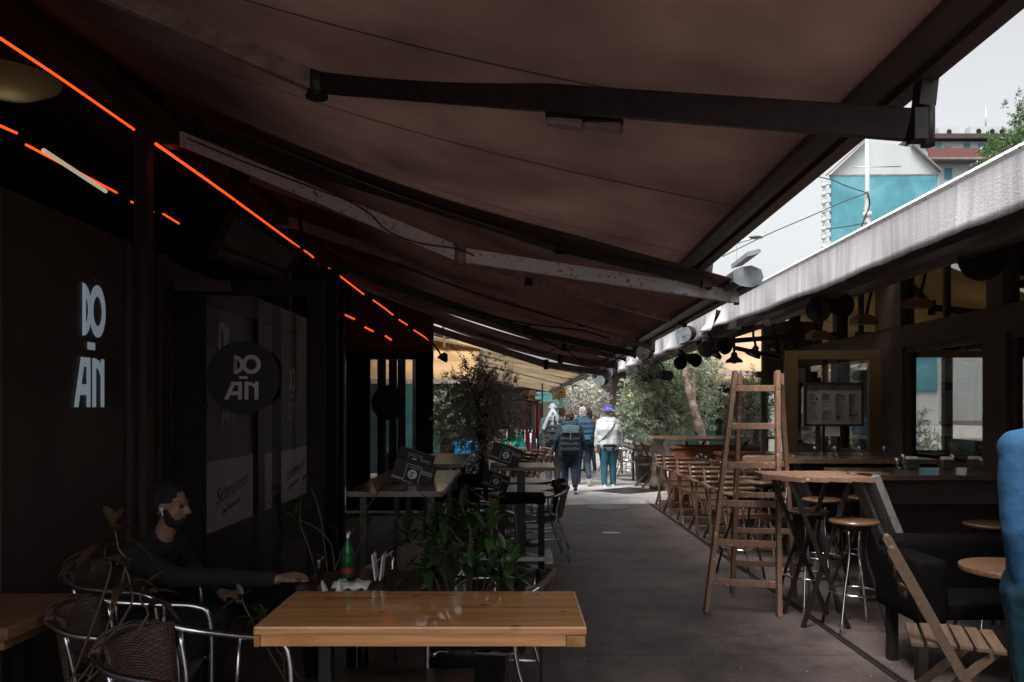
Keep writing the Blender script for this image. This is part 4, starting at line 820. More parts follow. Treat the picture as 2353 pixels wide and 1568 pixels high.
def folding_chair(lab, mt='greychair'):
    t = thing('folding_chair', lab, 'chair'); W = M[mt]
    m = MB()
    for k in range(6): m.box((0, -.17+.07*k, .452-.004*abs(k-2.5)), (.4, .056, .02))
    m.build('seat', W, t, .003)
    m = MB()
    for z in (.66, .735, .81): m.sheet([[(x*.185, -.225-.07*(z-.66)/.15*.6-.02*(1-x*x), z+dz) for x in [-1, -.5, 0, .5, 1]] for dz in (0, .05)], .016, (0, -1, 0))
    m.build('backrest', W, t)
    for s in (-1, 1):
        m = MB(); m.bar((s*.2, -.285, .9), (s*.2, .19, 0), .022, .045); m.ell((s*.2, -.285, .9), (.011, .02, .02), 8, 6); m.build('leg', W, t, 0)
        m = MB(); m.bar((s*.172, .17, .44), (s*.172, -.26, 0), .022, .04); m.build('leg', W, t)
    for y_, z_ in ((.15, .08), (-.22, .05), (-.02, .41)): m = MB(); m.bar((-.19, y_, z_), (.19, y_, z_), .018, .025); m.build('stretcher', W, t)
    return t
def round_stool(lab, metal='blackmetal', h=.79, ring='chrome'):
    t = thing('bar_stool', lab, 'bar stool')
    m = MB(); m.lathe([(.001, h), (.15, h), (.17, h-.006), (.173, h-.018), (.165, h-.03), (.001, h-.032)], (0, 0, 0), 28); m.build('seat', M['stoolseat'], t)
    m = MB(); m.lathe([(.12, h-.032), (.12, h-.06), (.03, h-.07), (.03, h-.12)], (0, 0, 0), 20); m.build('seat_support', M[metal], t)
    for k in range(4):
        a = pi/4+k*pi/2; m = MB(); m.tube(curve([(cos(a)*.1, sin(a)*.1, h-.06), (cos(a)*.085, sin(a)*.085, h-.25), (cos(a)*.16, sin(a)*.16, .3), (cos(a)*.235, sin(a)*.235, 0)], 4), .0115, 8); m.build('leg', M[metal if k % 2 else ring], t)
    m = MB(); m.tube([(cos(2*pi*k/24)*.17, sin(2*pi*k/24)*.17, .27) for k in range(24)], .009, 8, True); m.build('footrest', M[ring], t)
    return t
# bistro chairs on the left
b0 = bistro_chair("shiny tubular woven-backed chair, nearest the camera at the pine table's left end")
c = dup(b0, (-1.62, 3.43, 0), radians(-82), 'shiny tubular chair with woven back beside the dark table at the left', 'tubular woven chairs on the left')
dup(b0, (-2.02, 4.25, 0), radians(-90), 'tubular woven chair the bearded man sits on', 'tubular woven chairs on the left')
dup(b0, (-.55, 4.62, 0), radians(168), 'woven chair behind the small round table, facing the camera', 'tubular woven chairs on the left')
dup(b0, (-.12, 4.02, 0), radians(80), 'tubular chair half hidden behind the potted shrub at the pine table', 'tubular woven chairs on the left')
b0.location = (-1.16, 2.93, 0); b0.rotation_euler = (0, 0, radians(-96)); b0['group'] = 'tubular woven chairs on the left'
# dark aluminium chairs down the left side
for i, (x, y, r) in enumerate(((-.3, 7.3, -70), (-.22, 7.95, -75), (-.28, 8.7, -70), (-.2, 9.4, -72), (-.3, 10.1, -70), (.25, 8.35, 95), (.28, 9.1, 100))):
    dup(b0, (x, y, 0), radians(r), 'dark tubular chair at the round tables on the left, %s from camera' % ['first', 'second', 'third', 'fourth', 'fifth', 'first on path side', 'second on path side'][i], 'tubular chairs at the round side tables')
# dark seat pushed under the pine table
t = thing('padded_stool', 'dark stool with black padded seat and wooden rail pushed under the pine table', 'stool', (-.55, 3.6, 0))
m = MB(); m.bx((-.67, 3.75, .47), (-.07, 4.05, .53)); m.build('cushion', M['leather'], t, .02)
m = MB(); m.bx((-.76, 3.18, .41), (-.17, 3.5, .455)); m.build('seat', M['darkwood'], t, .01)
for x in (-.72, -.25):
    for y in (3.22, 3.95): m = MB(); m.bx((x, y, 0), (x+.04, y+.04, .41 if y < 3.5 else .47)); m.build('leg', M['darkwood'], t)
m = MB(); m.bx((-.7, 3.26, .3), (-.66, 3.97, .34)); m.bx((-.24, 3.26, .3), (-.2, 3.97, .34)); m.build('rail', M['darkwood'], t)
m = MB(); m.tube([P(1157, 1480, 3.9), P(1174, 1568, 3.9), V((P(1192, 1568, 3.9).x, 3.88, 0))], .009, 7); tag(m.build('wooden_stick', M['stem']), 'thin wooden stick standing behind the right part of the pine table', 'stick')
# small round table and the things on it
TZ = .72; tc_ = V((-.76, 4.03, 0)); t = thing('round_table', 'small dark round table with a metal rim between the bearded man and the shrub', 'table', tc_)
m = MB(); m.cyl(tc_+V((0, 0, TZ-.022)), tc_+V((0, 0, TZ)), .32, n=48); m.build('tabletop', M['darkwood'], t)
m = MB(); m.tube([tc_+V((cos(2*pi*k/40)*.322, sin(2*pi*k/40)*.322, TZ-.012)) for k in range(40)], .011, 8, True); m.build('rim', M['alu'], t)
m = MB(); m.cyl(tc_+V((0, 0, .03)), tc_+V((0, 0, TZ-.022)), .03); m.lathe([(.22, .0), (.22, .015), (.05, .05), (.03, .08)], tc_, 24); m.build('pedestal', M['blackmetal'], t)
c = P(799, 1329, 4.1); c.z = TZ; t = thing('green_bottle', 'green glass bottle with a red label on the small round table', 'bottle', c)
m = MB(); m.lathe([(.001, .002), (.031, .002), (.033, .01), (.033, .13), (.028, .155), (.014, .19), (.012, .225), (.014, .228), (.014, .24), (.001, .24)], c, 18); m.build('body', M['bottle'], t)
m = MB(); m.lathe([(.0335, .03), (.0335, .055)], c, 18); m.build('label', mat('red_label', (.4, .02, .02), .5), t)
m = MB(); m.lathe([(.0145, .205), (.0152, .243), (.001, .245)], c, 14); m.build('cap', M['steel'], t)
c = P(722, 1325, 4.1); c.z = TZ; t = thing('ashtray', 'clear glass ashtray near the man\'s hand', 'ashtray', c+V((-.02, -.1, 0)))
c = c+V((-.02, -.1, 0)); m = MB(); m.lathe([(.001, .006), (.045, .006), (.05, .03), (.056, .032), (.058, .004), (.001, .002)], c, 20); m.build('bowl', M['clearglass'], t)
c = P(733, 1320, 4.15); c.z = TZ; t = thing('water_glass', 'empty drinking glass on the small round table behind the ashtray', 'glass', c)
m = MB(); m.lathe([(.001, .004), (.024, .004), (.032, .12), (.03, .12), (.023, .01), (.001, .01)], c, 18); m.build('bowl', M['clearglass'], t)
t = thing('tobacco_pouch', 'crumpled yellow and white tobacco pouch with upside-down printing on the round table', 'pouch', (-.77, 3.93, TZ))
a = P(785, 1347, 3.85); m = MB(); rows = [[V((-.88+.17*j/8+.012*i/6, 3.84+.13*i/6, TZ+.006+.028*sin(pi*min(1, i/6))*(.7+.3*sin(j*1.4))+.008*sin(j*2.1+i))) for j in range(9)] for i in range(7)]
m.sheet(rows, .006); pch = m.build('body', M['paper'], t)
m = MB(); m.sheet([[p+V((0, 0, .003)) for p in r] for r in rows[4:]], .002); m.build('flap', mat('yellow_flap', (.5, .42, .15), .5), t)
for k, s in enumerate(('krebserregend sind', 'die erwiesenermassen', 'Stoffe, die')):
    text(s, .014, (-.725, 3.895-.0+.018*k-.03, TZ+.033+.003*k), (-1, 0, .02), (0, -1, -.45), M['ink'], t, 'lettering', .0004)
t = thing('menu_holder', 'upright holder with white menu cards on the small round table', 'menu holder', (-.67, 4.0, TZ))
for k, (x, a) in enumerate(((-.69, -.12), (-.655, .12))):
    m = MB(); m.box((x, 3.98, TZ+.075), (.006, .1, .15), M=Matrix.Rotation(a, 3, 'Y')); m.build('card', M['paper'], t)
m = MB(); m.box((-.672, 3.98, TZ+.012), (.06, .1, .022)); m.build('base', M['black'], t)
t = thing('napkin', 'folded white napkins standing at the front of the small round table', 'napkin', (-.87, 3.78, TZ))
m = MB(); m.prism([(-.905, 3.77, TZ), (-.88, 3.76, TZ), (-.915, 3.78, TZ+.05)], (0, .04, 0)); m.build('sheet', M['paper'], t); m = MB(); m.prism([(-.845, 3.77, TZ), (-.815, 3.77, TZ), (-.83, 3.78, TZ+.06)], (0, .04, 0)); m.build('sheet', M['paper'], t)

# bar-height tables on the left
def bar_table(x0, x1, y0, y1, z, lab, mt='darkwood', boards=3, along='y'):
    t = thing('high_table', lab, 'table', ((x0+x1)/2, (y0+y1)/2, 0), 'bar-height tables')
    m = MB()
    for k in range(boards):
        if along == 'y': a = y0+(y1-y0)*k/boards; m.bx((x0, a+.004, z-.035), (x1, a+(y1-y0)/boards-.004, z))
        else: a = x0+(x1-x0)*k/boards; m.bx((a+.004, y0, z-.035), (a+(x1-x0)/boards-.004, y1, z))
    m.build('tabletop', M[mt], t, .004)
    for x in (x0+.06, x1-.1):
        for y in (y0+.1, y1-.14): m = MB(); m.bx((x, y, 0), (x+.04, y+.04, z-.036)); m.build('leg', M['blackmetal'], t)
    m = MB(); m.bx((x0+.1, y0+.105, .25), (x1-.1, y0+.135, .28)); m.bx((x0+.1, y1-.135, .25), (x1-.1, y1-.105, .28)); m.build('footrest', M['blackmetal'], t)
    return t
bar_table(-.99, -.42, 4.72, 6.32, 1.1, 'dark boarded bar-height table on the left with a striped box on it')
bar_table(-1.02, -.45, 7.0, 8.6, 1.1, 'second dark bar-height table on the left, before the farther door leaf')
def striped_box(c, tilt, s, lab):
    t = thing('condiment_box', lab, 'box', c, 'tilted black condiment boxes'); R = Matrix.Rotation(tilt, 3, 'Y')
    m = MB(); m.box(c, (.27*s, .17*s, .16*s), M=R); m.build('body', M['signdark'], t, .004)
    m = MB(); yo = -.0865*s
    for x0, z0, x1, z1 in ((-.13, -.05, -.05, -.05), (-.13, -.042, -.05, -.042), (-.05, -.05, -.05, .06), (-.05, .06, .05, .06), (.05, .06, .05, -.055), (.05, .02, .13, .02), (.05, .03, .13, .03), (.05, .04, .13, .04), (-.05, -.055, .05, -.055), (-.035, .045, .04, .045)):
        m.bar(c+R@V((x0*s, yo, z0*s)), c+R@V((x1*s, yo, z1*s)), .002, .003)
    m.build('stripe', M['logodim'], t)
    m = MB(); m.cyl(c+R@V((0, yo+.001, 0)), c+R@V((0, yo-.002, 0)), .031*s, n=24); m.build('badge', M['frost'], t)
    mb = MB(); logo(mb, c+R@V((.016*s, yo-.0025, .018*s)), R@V((-.034*s, 0, 0)), R@V((0, 0, -.038*s)), (0, -1, 0), .001); mb.build('lettering', M['signdark'], t)
striped_box(P(951, 1088, 5.35), .3, 1.0, 'tilted black box with a striped badge on the nearer bar-height table')
striped_box(P(975, 1066, 5.9)+V((-.1, .25, 0)), .3, 1.0, 'black box just behind the striped badge box')
t = thing('square_high_table', 'dark square bar table on a single black pole beside the path', 'table', (.07, 6.9, 0), 'bar-height tables')
m = MB(); m.bx((-.2, 6.6, 1.07), (.35, 7.2, 1.1)); m.build('tabletop', M['darkwood'], t, .004)
m = MB(); m.bx((.03, 6.85, .03), (.1, 6.92, 1.07)); m.bx((-.18, 6.65, 0), (.3, 7.1, .025)); m.build('pedestal', M['blackmetal'], t)
striped_box(P(1163, 1045, 6.85), .3, .95, 'tilted black box with a badge on the square bar table')
striped_box(P(1140, 1100, 7.4)+V((0, 0, -.02)), .3, .9, 'low black box with a badge under the square bar table')
for i, y in enumerate((9.3, 8.45, 7.85)):
    c = V((.12-.02*i, y, 0)); t = thing('round_table', 'round metal-topped table beside the path on the left, %s from the camera' % ['third', 'second', 'first'][i], 'table', c, 'round tables beside the path')
    m = MB(); m.cyl(c+V((0, 0, .725)), c+V((0, 0, .75)), .32, n=36); m.build('tabletop', M['steel'], t)
    m = MB(); m.cyl(c, c+V((0, 0, .725)), .028); m.lathe([(.2, 0), (.2, .02), (.04, .05)], c, 20); m.build('pedestal', M['blackmetal'], t)
# black bar stool with flat footrest next to the path
t = thing('square_bar_stool', 'black padded bar stool with a slatted footrest, nearest the path on the left', 'bar stool', (.1, 6.35, 0), 'black bar stools on the left')
m = MB(); m.bx((-.12, 6.15, .85), (.25, 6.5, .91)); m.build('seat', M['leather'], t, .02)
for x in (-.11, .2):
    for y in (6.17, 6.45): m = MB(); m.bx((x, y, 0), (x+.04, y+.04, .85)); m.build('leg', M['black'], t)
m = MB(); m.bx((-.13, 6.1, .42), (.29, 6.135, .45)); m.bx((-.13, 6.15, .42), (.29, 6.17, .45)); m.bx((.24, 6.1, .4), (.3, 6.5, .46)); m.build('footrest', M['steel'], t)
t2 = dup(t, (-.42, 6.5, 0), 0, 'black padded bar stool left of the one nearest the path', 'black bar stools on the left')
dup(t, (-.95+.55, 8.05, 0), 0, 'black bar stool beside the second bar-height table', 'black bar stools on the left')

# seating farther down on the left
lc = arm_chair_wood('pale slatted wooden chair left of the dark olive trunk, nearest', 'greychair', 'slatted_chair')
g_ = 'pale slatted chairs on the left'
dup(lc, (-.82, 13.9, 0), radians(100), 'pale slatted wooden chair left of the dark olive trunk, second', g_)
dup(lc, (-.95, 14.6, 0), radians(-80), 'pale slatted wooden chair by the person in the blue jacket', g_)
dup(lc, (.25, 14.3, 0), radians(115), 'pale slatted wooden chair right of the dark olive trunk, nearest', g_)
dup(lc, (.42, 15.2, 0), radians(110), 'pale slatted wooden chair behind the person in teal', g_)
dup(lc, (.05, 13.2, 0), radians(120), 'pale slatted wooden chair beside the path on the left', g_)
lc.location = (-.72, 13.0, 0); lc.rotation_euler = (0, 0, radians(105)); lc['group'] = g_
for i, (x, y) in enumerate(((-.3, 14.0), (-.05, 16.6), (-1.3, 13.6))):
    t = thing('cafe_table', 'small reddish wooden cafe table on the left, %s' % ['beside the dark olive trunk', 'in front of the person in teal', 'behind the farther door leaf'][i], 'table', (x, y, 0), 'small cafe tables on the left')
    m = MB(); m.bx((x-.33, y-.33, .72), (x+.33, y+.33, .75)); m.build('tabletop', M['chairwood'], t)
    for a in (-1, 1):
        for b in (-1, 1): m = MB(); m.bar((x+a*.28, y+b*.28, .72), (x+a*.28, y+b*.28, 0), .035, .035); m.build('leg', M['blackmetal'], t)
c = V((-.05, 16.45, .75)); t = thing('juice_glass', 'glass of orange juice on the table in front of the person in teal', 'glass', c)
m = MB(); m.lathe([(.001, .003), (.03, .003), (.036, .13), (.034, .13), (.028, .01)], c, 14); m.build('bowl', M['clearglass'], t); m = MB(); m.cyl(c+V((0, 0, .01)), c+V((0, 0, .09)), .026, .03, 12); m.build('juice', mat('orange_juice', (.8, .2, .03), .3), t)
# amber wall panel
m = MB(); m.box((-1.28, 15.2, .55), (.18, .1, 1.1), .1); m.box((-1.28, 15.2, 1.13), (.22, .13, .06), .1); tag(m.build('wooden_post', M['greychair']), 'broad pale wooden post left of the person in the blue jacket', 'post')

# right side: folding armchairs in a row
r0 = arm_chair_wood('wooden folding armchair with slatted back, the first behind the ladder', 'chairwood'); g_ = 'wooden folding armchairs along the drain channel'
for i, (x, y, r) in enumerate(((2.55, 9.45, 178), (2.55, 10.2, 181), (2.55, 11.05, 177), (2.55, 11.95, 183), (2.56, 12.75, 180))):
    dup(r0, (x, y, 0), radians(r), 'wooden folding armchair beside the path, %s one from the ladder' % ['second', 'third', 'fourth', 'fifth', 'last, sixth'][i], g_)
r0.location = (2.55, 8.7, 0); r0.rotation_euler = (0, 0, radians(180)); r0['group'] = g_
g_ = 'wooden folding armchairs in the inner row'
for i, (x, y, r) in enumerate(((3.45, 8.2, 90), (3.5, 9.3, 80), (3.5, 10.3, 95), (3.5, 11.2, 85))):
    dup(r0, (x, y, 0), radians(r), 'wooden folding armchair in the inner row under the right awning, %s from the ladder' % ['first', 'second', 'third', 'fourth'][i], g_)
for i, (x, y) in enumerate(((2.98, 9.3), (3.0, 10.9), (3.0, 12.3))):
    t = thing('wooden_table', 'wooden cafe table with condiments inside the row of folding armchairs, %s from the ladder' % ['first', 'second', 'third'][i], 'table', (x, y, 0), 'cafe tables of the right row')
    m = MB()
    for k in range(6): m.bx((x-.3+.1*k+.003, y-.35, .72), (x-.2+.1*k-.003, y+.35, .745))
    m.build('tabletop', M['chairwood'], t)
    for s in (-1, 1): m = MB(); m.bar((x-.25, y+s*.28, 0), (x+.25, y+s*.28, .71), .025, .035); m.bar((x+.25, y+s*.25, 0), (x-.25, y+s*.25, .71), .025, .035); m.build('leg', M['chairwood'], t)
    k = thing('condiment_set', 'small tray of glass shakers and cutlery on the %s cafe table from the ladder' % ['first', 'second', 'third'][i], 'condiments', (x-.1, y, .745), 'condiment trays')
    m = MB(); m.bx((x-.2, y-.08, .745), (x+.02, y+.08, .755)); m.build('tray', M['steel'], k)
    for dx, hh in ((-.16, .09), (-.1, .12), (-.03, .08)): m = MB(); m.lathe([(.001, 0), (.02, 0), (.022, hh*.7), (.012, hh*.85)], V((x+dx, y, .756)), 12); m.build('shaker', M['clearglass'], k); m = MB(); m.lathe([(.014, 0), (.014, .02), (.001, .022)], V((x+dx, y, .756+hh*.85)), 12); m.build('lid', M['steel'], k)
    m = MB(); m.box((x+.12, y-.1, .77), (.2, .13, .008), M=Matrix.Rotation(.25, 3, 'Y')@Matrix.Rotation(.4, 3, 'Z')); tag(m.build('menu_card', M['frost']), 'menu card lying on the %s cafe table from the ladder' % ['first', 'second', 'third'][i], 'menu', 'menu cards on the right tables')
# long pale bar top and braces behind the chairs
t = thing('long_bar', 'long pale wooden bar top on curved black braces behind the folding armchairs', 'bar counter', (3.6, 13.8, 0))
m = MB(); m.bx((2.36, 13.45, 1.06), (5.3, 14.0, 1.1)); m.prism([(2.75, 12.7, 1.062), (3.6, 12.7, 1.062), (3.75, 13.44, 1.062), (2.45, 13.44, 1.062)], (0, 0, .036)); m.build('top', M['barwood'], t, .004)
for x in (2.8, 3.5, 4.4): m = MB(); m.tube(curve([(x, 12.95, 1.06), (x+.12, 13.2, .8), (x+.16, 13.5, .45), (x+.16, 13.6, 0)], 4), .018); m.tube(curve([(x+.32, 12.95, 1.06), (x+.2, 13.2, .8), (x+.16, 13.5, .45)], 4), .018); m.build('brace', M['blackmetal'], t)
for i, (x0, x1, y, h) in enumerate(((2.62, 4.1, 12.95, .93), (3.1, 4.15, 11.8, .88))):
    m = MB(); m.bx((x0, y, 0), (x1, y+.4, h)); m.bx((x0-.03, y-.03, h), (x1+.03, y+.03, h+.04)); m.bx((x0-.03, y+.37, h), (x1+.03, y+.43, h+.04)); m.bx((x0-.03, y+.03, h), (x0+.03, y+.37, h+.04)); m.bx((x1-.03, y+.03, h), (x1+.03, y+.37, h+.04))
    tag(m.build('planter_box', M['terra']), 'terracotta coloured planter box under the long bar' if i == 0 else 'terracotta coloured planter box nearer the ladder', 'planter', 'terracotta planter boxes')
# mid high table (thick boards) behind the ladder
t = thing('high_table', 'thick boarded bar-height table just behind the ladder', 'table', (3.0, 8.0, 0), 'bar-height tables')
m = MB(); m.prism([(2.34, 8.15, 1.05), (2.7, 7.75, 1.05), (4.1, 7.7, 1.05), (4.1, 8.4, 1.05), (2.45, 8.4, 1.05)], (0, 0, .045)); m.build('tabletop', M['barwood'], t, .004)
for x in (2.75, 3.9): m = MB(); m.bx((x, 7.95, 0), (x+.05, 8.0, 1.049)); m.bar((x-.2, 8, 0), (x+.25, 8, .02), .05, .03); m.build('leg', M['blackmetal'], t)
for i, (x, s) in enumerate(((3.05, 0), (3.25, 1), (3.5, 0), (3.75, 1))):
    c = V((x, 8.05, 1.096)); k = thing('table_shaker', 'small glass jar on the bar-height table behind the ladder, number %s from the left' % ['one', 'two', 'three', 'four'][i], 'jar', c, 'jars on the high table')
    m = MB(); m.lathe([(.001, 0), (.026, 0), (.028, .07), (.02, .085)], c, 12); m.build('glass', M['clearglass'], k); m = MB(); m.lathe([(.021, 0), (.021, .02), (.001, .024)], c+V((0, 0, .085)), 12); m.build('lid', M['steel'], k)
# high table to the right of the ladder, on black brackets
t = thing('high_table', 'red-brown boarded bar-height table directly right of the ladder', 'table', (2.2, 5.95, 0), 'bar-height tables')
m = MB()
for k in range(4): x0 = 1.9+.165*k; m.prism([(x0 if k else 1.86, 5.72 if k else 5.95, 1.065), (x0+.16, 5.62, 1.065), (x0+.16, 6.25, 1.065), (x0 if k else 1.88, 6.25, 1.065)], (0, 0, .036))
m.build('tabletop', M['ladder'], t, .003)
for ya in (5.75, 6.15): m = MB(); m.bar((2.0, ya, 1.06), (2.42, ya, 0), .025, .03); m.build('leg', M['blackmetal'], t); m = MB(); m.bar((2.44, ya+.03, 1.06), (2.1, ya+.03, 0), .025, .03); m.build('leg', M['blackmetal'], t)
# bar counters on the right with slanted grey planks
def counter(x0, x1, y0, y1, lab, px_):
    t = thing('bar_counter', lab, 'bar counter', ((x0+x1)/2, y0, 0), 'dark bar counters with slanted grey planks')
    m = MB(); m.bx((x0-.05, y0-.25, 1.06), (x1, y1, 1.1)); m.build('top', M['darkwood'], t, .005)
    m = MB(); m.bx((x0+.1, y0-.02, .86), (x1, y0+.02, 1.055)); m.bx((x0+.25, y1-.04, 0), (x1, y1, 1.055)); m.build('front_panel', M['dark'], t)
    m = MB(); m.prism([(x0, y0-.3, 1.09), (x0+.05, y0-.3, 1.105), (x0+.5, y0-.3, 0), (x0+.44, y0-.3, 0)], (0, .2, 0)); m.prism([(x0-.02, y0-.08, 1.09), (x0+.03, y0-.08, 1.09), (x0+.48, y0-.08, 0), (x0+.42, y0-.08, 0)], (0, .18, 0)); m.build('side_plank', M['greyplank'], t, .003)
    m = MB(); m.bx((x1-.2, y0, 0), (x1-.14, y0+.06, 1.06)); m.build('leg', M['black'], t)
    return t
counter(2.62, 4.12, 6.1, 6.6, 'dark bar counter on the right with a slanted grey plank at its end, nearer one', 0)
counter(2.86, 4.12, 8.5, 8.9, 'dark bar counter with a slanted grey plank in front of the ochre door leaf', 0)
m = MB(); m.sheet([[(2.5+.06*j, 5.9+.05*i, 1.104+.012*sin(i*2+j)) for j in range(6)] for i in range(5)], .004); m.build('x', M['barwood']); o = bpy.data.objects['x']; o.name = 'place_mat'; tag(o, 'crumpled tan paper mat on the end of the nearer bar counter', 'mat')
# jars and napkin boxes on the counters
for i, (px, Y, k_) in enumerate(((2062, 6.4, 0), (2076, 6.4, 1), (2094, 6.45, 2), (2176, 6.4, 2), (2190, 6.4, 1), (2240, 6.45, 2), (2256, 6.4, 0))):
    c = P(px, 1080, Y); c.z = 1.101; h = (.07, .1, .08)[k_]
    t = thing('counter_jar', 'small jar or box standing on the nearer bar counter, number %s from the left' % ['one', 'two', 'three', 'four', 'five', 'six', 'seven'][i], 'jar', c, 'jars on the nearer counter')
    if k_ == 2: m = MB(); m.box(c+V((0, 0, h/2)), (.1, .07, h)); m.build('body', M['darkwood'], t, .004); m = MB(); m.box(c+V((0, 0, h+.01)), (.08, .05, .02)); m.build('napkins', M['paper'], t)
    else: m = MB(); m.lathe([(.001, 0), (.025, 0), (.027, h*.8), (.018, h)], c, 14); m.build('body', M['clearglass'], t); m = MB(); m.lathe([(.02, 0), (.02, .02), (.001, .024)], c+V((0, 0, h)), 14); m.build('lid', M['steel'], t)
# stools on the right
s0 = round_stool('bar stool with round wooden seat and chromed ring, nearest the camera'); g_ = 'round-seated bar stools on the right'
for x, y, r, lab in ((2.32, 6.3, 20, 'bar stool with round wooden seat directly right of the ladder'), (2.75, 7.1, 40, 'bar stool with round wooden seat just behind the nearest one'), (2.15, 7.55, 10, 'bar stool seen through the lower rungs of the ladder'), (3.35, 5.6, 0, 'shaded bar stool under the nearer counter, left one'), (3.75, 5.8, 30, 'shaded bar stool under the nearer counter, right one'), (3.2, 7.3, 15, 'shaded bar stool between the two counters, left one'), (3.7, 7.5, 30, 'shaded bar stool between the two counters, right one'), (2.75, 8.7, 50, 'bar stool behind the ladder, at the thick boarded table')):
    dup(s0, (x, y, 0), radians(r), lab, g_)
s0.location = (2.46, 5.75, 0); s0['group'] = g_
# ladder
t = thing('wooden_ladder', 'tall weathered wooden step ladder standing open beside the path', 'ladder', (1.85, 6.35, 0))
FL0, FL1 = PZ(1622, 1408, 0), P(1689, 853, 6.45); FR0, FR1 = PZ(1790, 1418, 0), P(1786, 853, 6.42)
BL0, BL1 = PZ(1683, 1366, 0), P(1700, 862, 6.53); BR0, BR1 = PZ(1826, 1372, 0), P(1793, 862, 6.5)
for a, b in ((FL0, FL1), (FR0, FR1)): m = MB(); m.bar(a, b, .034, .062, up=(0, 1, 0)); m.build('stile', M['ladder'], t, .004)
for a, b in ((BL0, BL1), (BR0, BR1)): m = MB(); m.bar(a, b, .034, .055, up=(0, 1, 0)); m.build('rear_stile', M['ladder'], t, .004)
def at(a, b, z): return a+(b-a)*((z-a.z)/(b.z-a.z))
for py in (892, 980, 1070, 1157, 1245, 1332):
    z = CAMH-(py-CY)*6.3/F
    a, b = at(FL0, FL1, z), at(FR0, FR1, z); m = MB(); m.bar(a+V((.02, 0, 0)), b-V((.02, 0, -.0)), .03, .05); m.build('rung', M['ladder'], t, .003)
    m = MB()
    for q in (a, b): m.cyl(q+V((0, -.034, 0)), q+V((0, -.038, 0)), .007, n=8)
    m.build('screw', M['steel'], t)
for py in (1066, 1138, 1222, 1300):
    z = CAMH-(py-CY)*6.65/F
    a, b = at(BL0, BL1, z), at(BR0, BR1, z); m = MB(); m.bar(a, b, .022, .045); m.build('rear_rung', M['ladder'], t, .003)
for (fa, fb), (ba, bb) in (((FL0, FL1), (BL0, BL1)), ((FR0, FR1), (BR0, BR1))):
    p = at(fa, fb, .95); q = at(ba, bb, .98); pts = [p.lerp(q, k/22)-V((0, 0, .24*sin(pi*k/22))) for k in range(23)]
    m = MB()
    for k, s in enumerate(pts): m.box(s, (.004 if k % 2 else .012, .014, .008), k)
    m.tube(pts, .003, 5); m.build('chain', M['steel'], t)
    m = MB(); c = (fb+bb)/2; m.box(c-V((0, 0, .05)), (.045, .12, .09)); m.build('hinge', M['ladder'], t)
m = MB(); z = 1.03; m.tube([at(FL0, FL1, z)+V((0, -.03, 0)), at(FR0, FR1, z)+V((0, -.03, -.01))], .002, 5); m.build('wire', M['steel'], t)
# armchair, folding chairs and round table at the right edge
t = thing('black_armchair', 'large black padded armchair on dark legs behind the folding chair', 'armchair', (2.75, 4.9, 0))
m = MB(); m.bx((2.42, 4.62, .36), (3.35, 5.1, .47)); organic(m, 'seat', M['leather'], t, .02, 12)
m = MB(); m.bx((2.36, 4.98, .38), (3.4, 5.2, .79)); organic(m, 'backrest', M['leather'], t, .02, 30)
for x in (2.34, 3.22): m = MB(); m.bx((x-.02, 4.58, .34), (x+.17, 5.15, .72)); organic(m, 'armrest', M['leather'], t, .02, 30)
for x, y in ((2.38, 4.65), (3.3, 4.65), (2.4, 5.05), (3.3, 5.05)): m = MB(); m.bar((x, y, 0), (x, y, .38), .055, .055); m.build('leg', M['black'], t)
f0 = folding_chair('weathered wooden folding chair facing right at the lower right of the view')
dup(f0, (2.98, 3.9, 0), radians(60), 'wooden folding chair mostly hidden behind the person in the blue sweater', 'weathered folding chairs on the right')
fc = dup(f0, (2.75, 16.0, 0), radians(-75), 'pale folding chair leaning beside the black plant pot', 'weathered folding chairs on the right')
f0.location = (2.2, 4.0, 0); f0.rotation_euler = (0, 0, radians(-112)); f0['group'] = 'weathered folding chairs on the right'
c = V((2.68, 4.25, 0)); t = thing('round_side_table', 'small round wooden table partly behind the person in the blue sweater', 'table', c)
m = MB(); m.cyl(c+V((0, 0, .72)), c+V((0, 0, .75)), .27, n=40); m.build('tabletop', M['chairwood'], t, .004); m = MB(); m.cyl(c, c+V((0, 0, .72)), .03); m.lathe([(.2, 0), (.2, .02), (.04, .05)], c, 20); m.build('pedestal', M['blackmetal'], t)
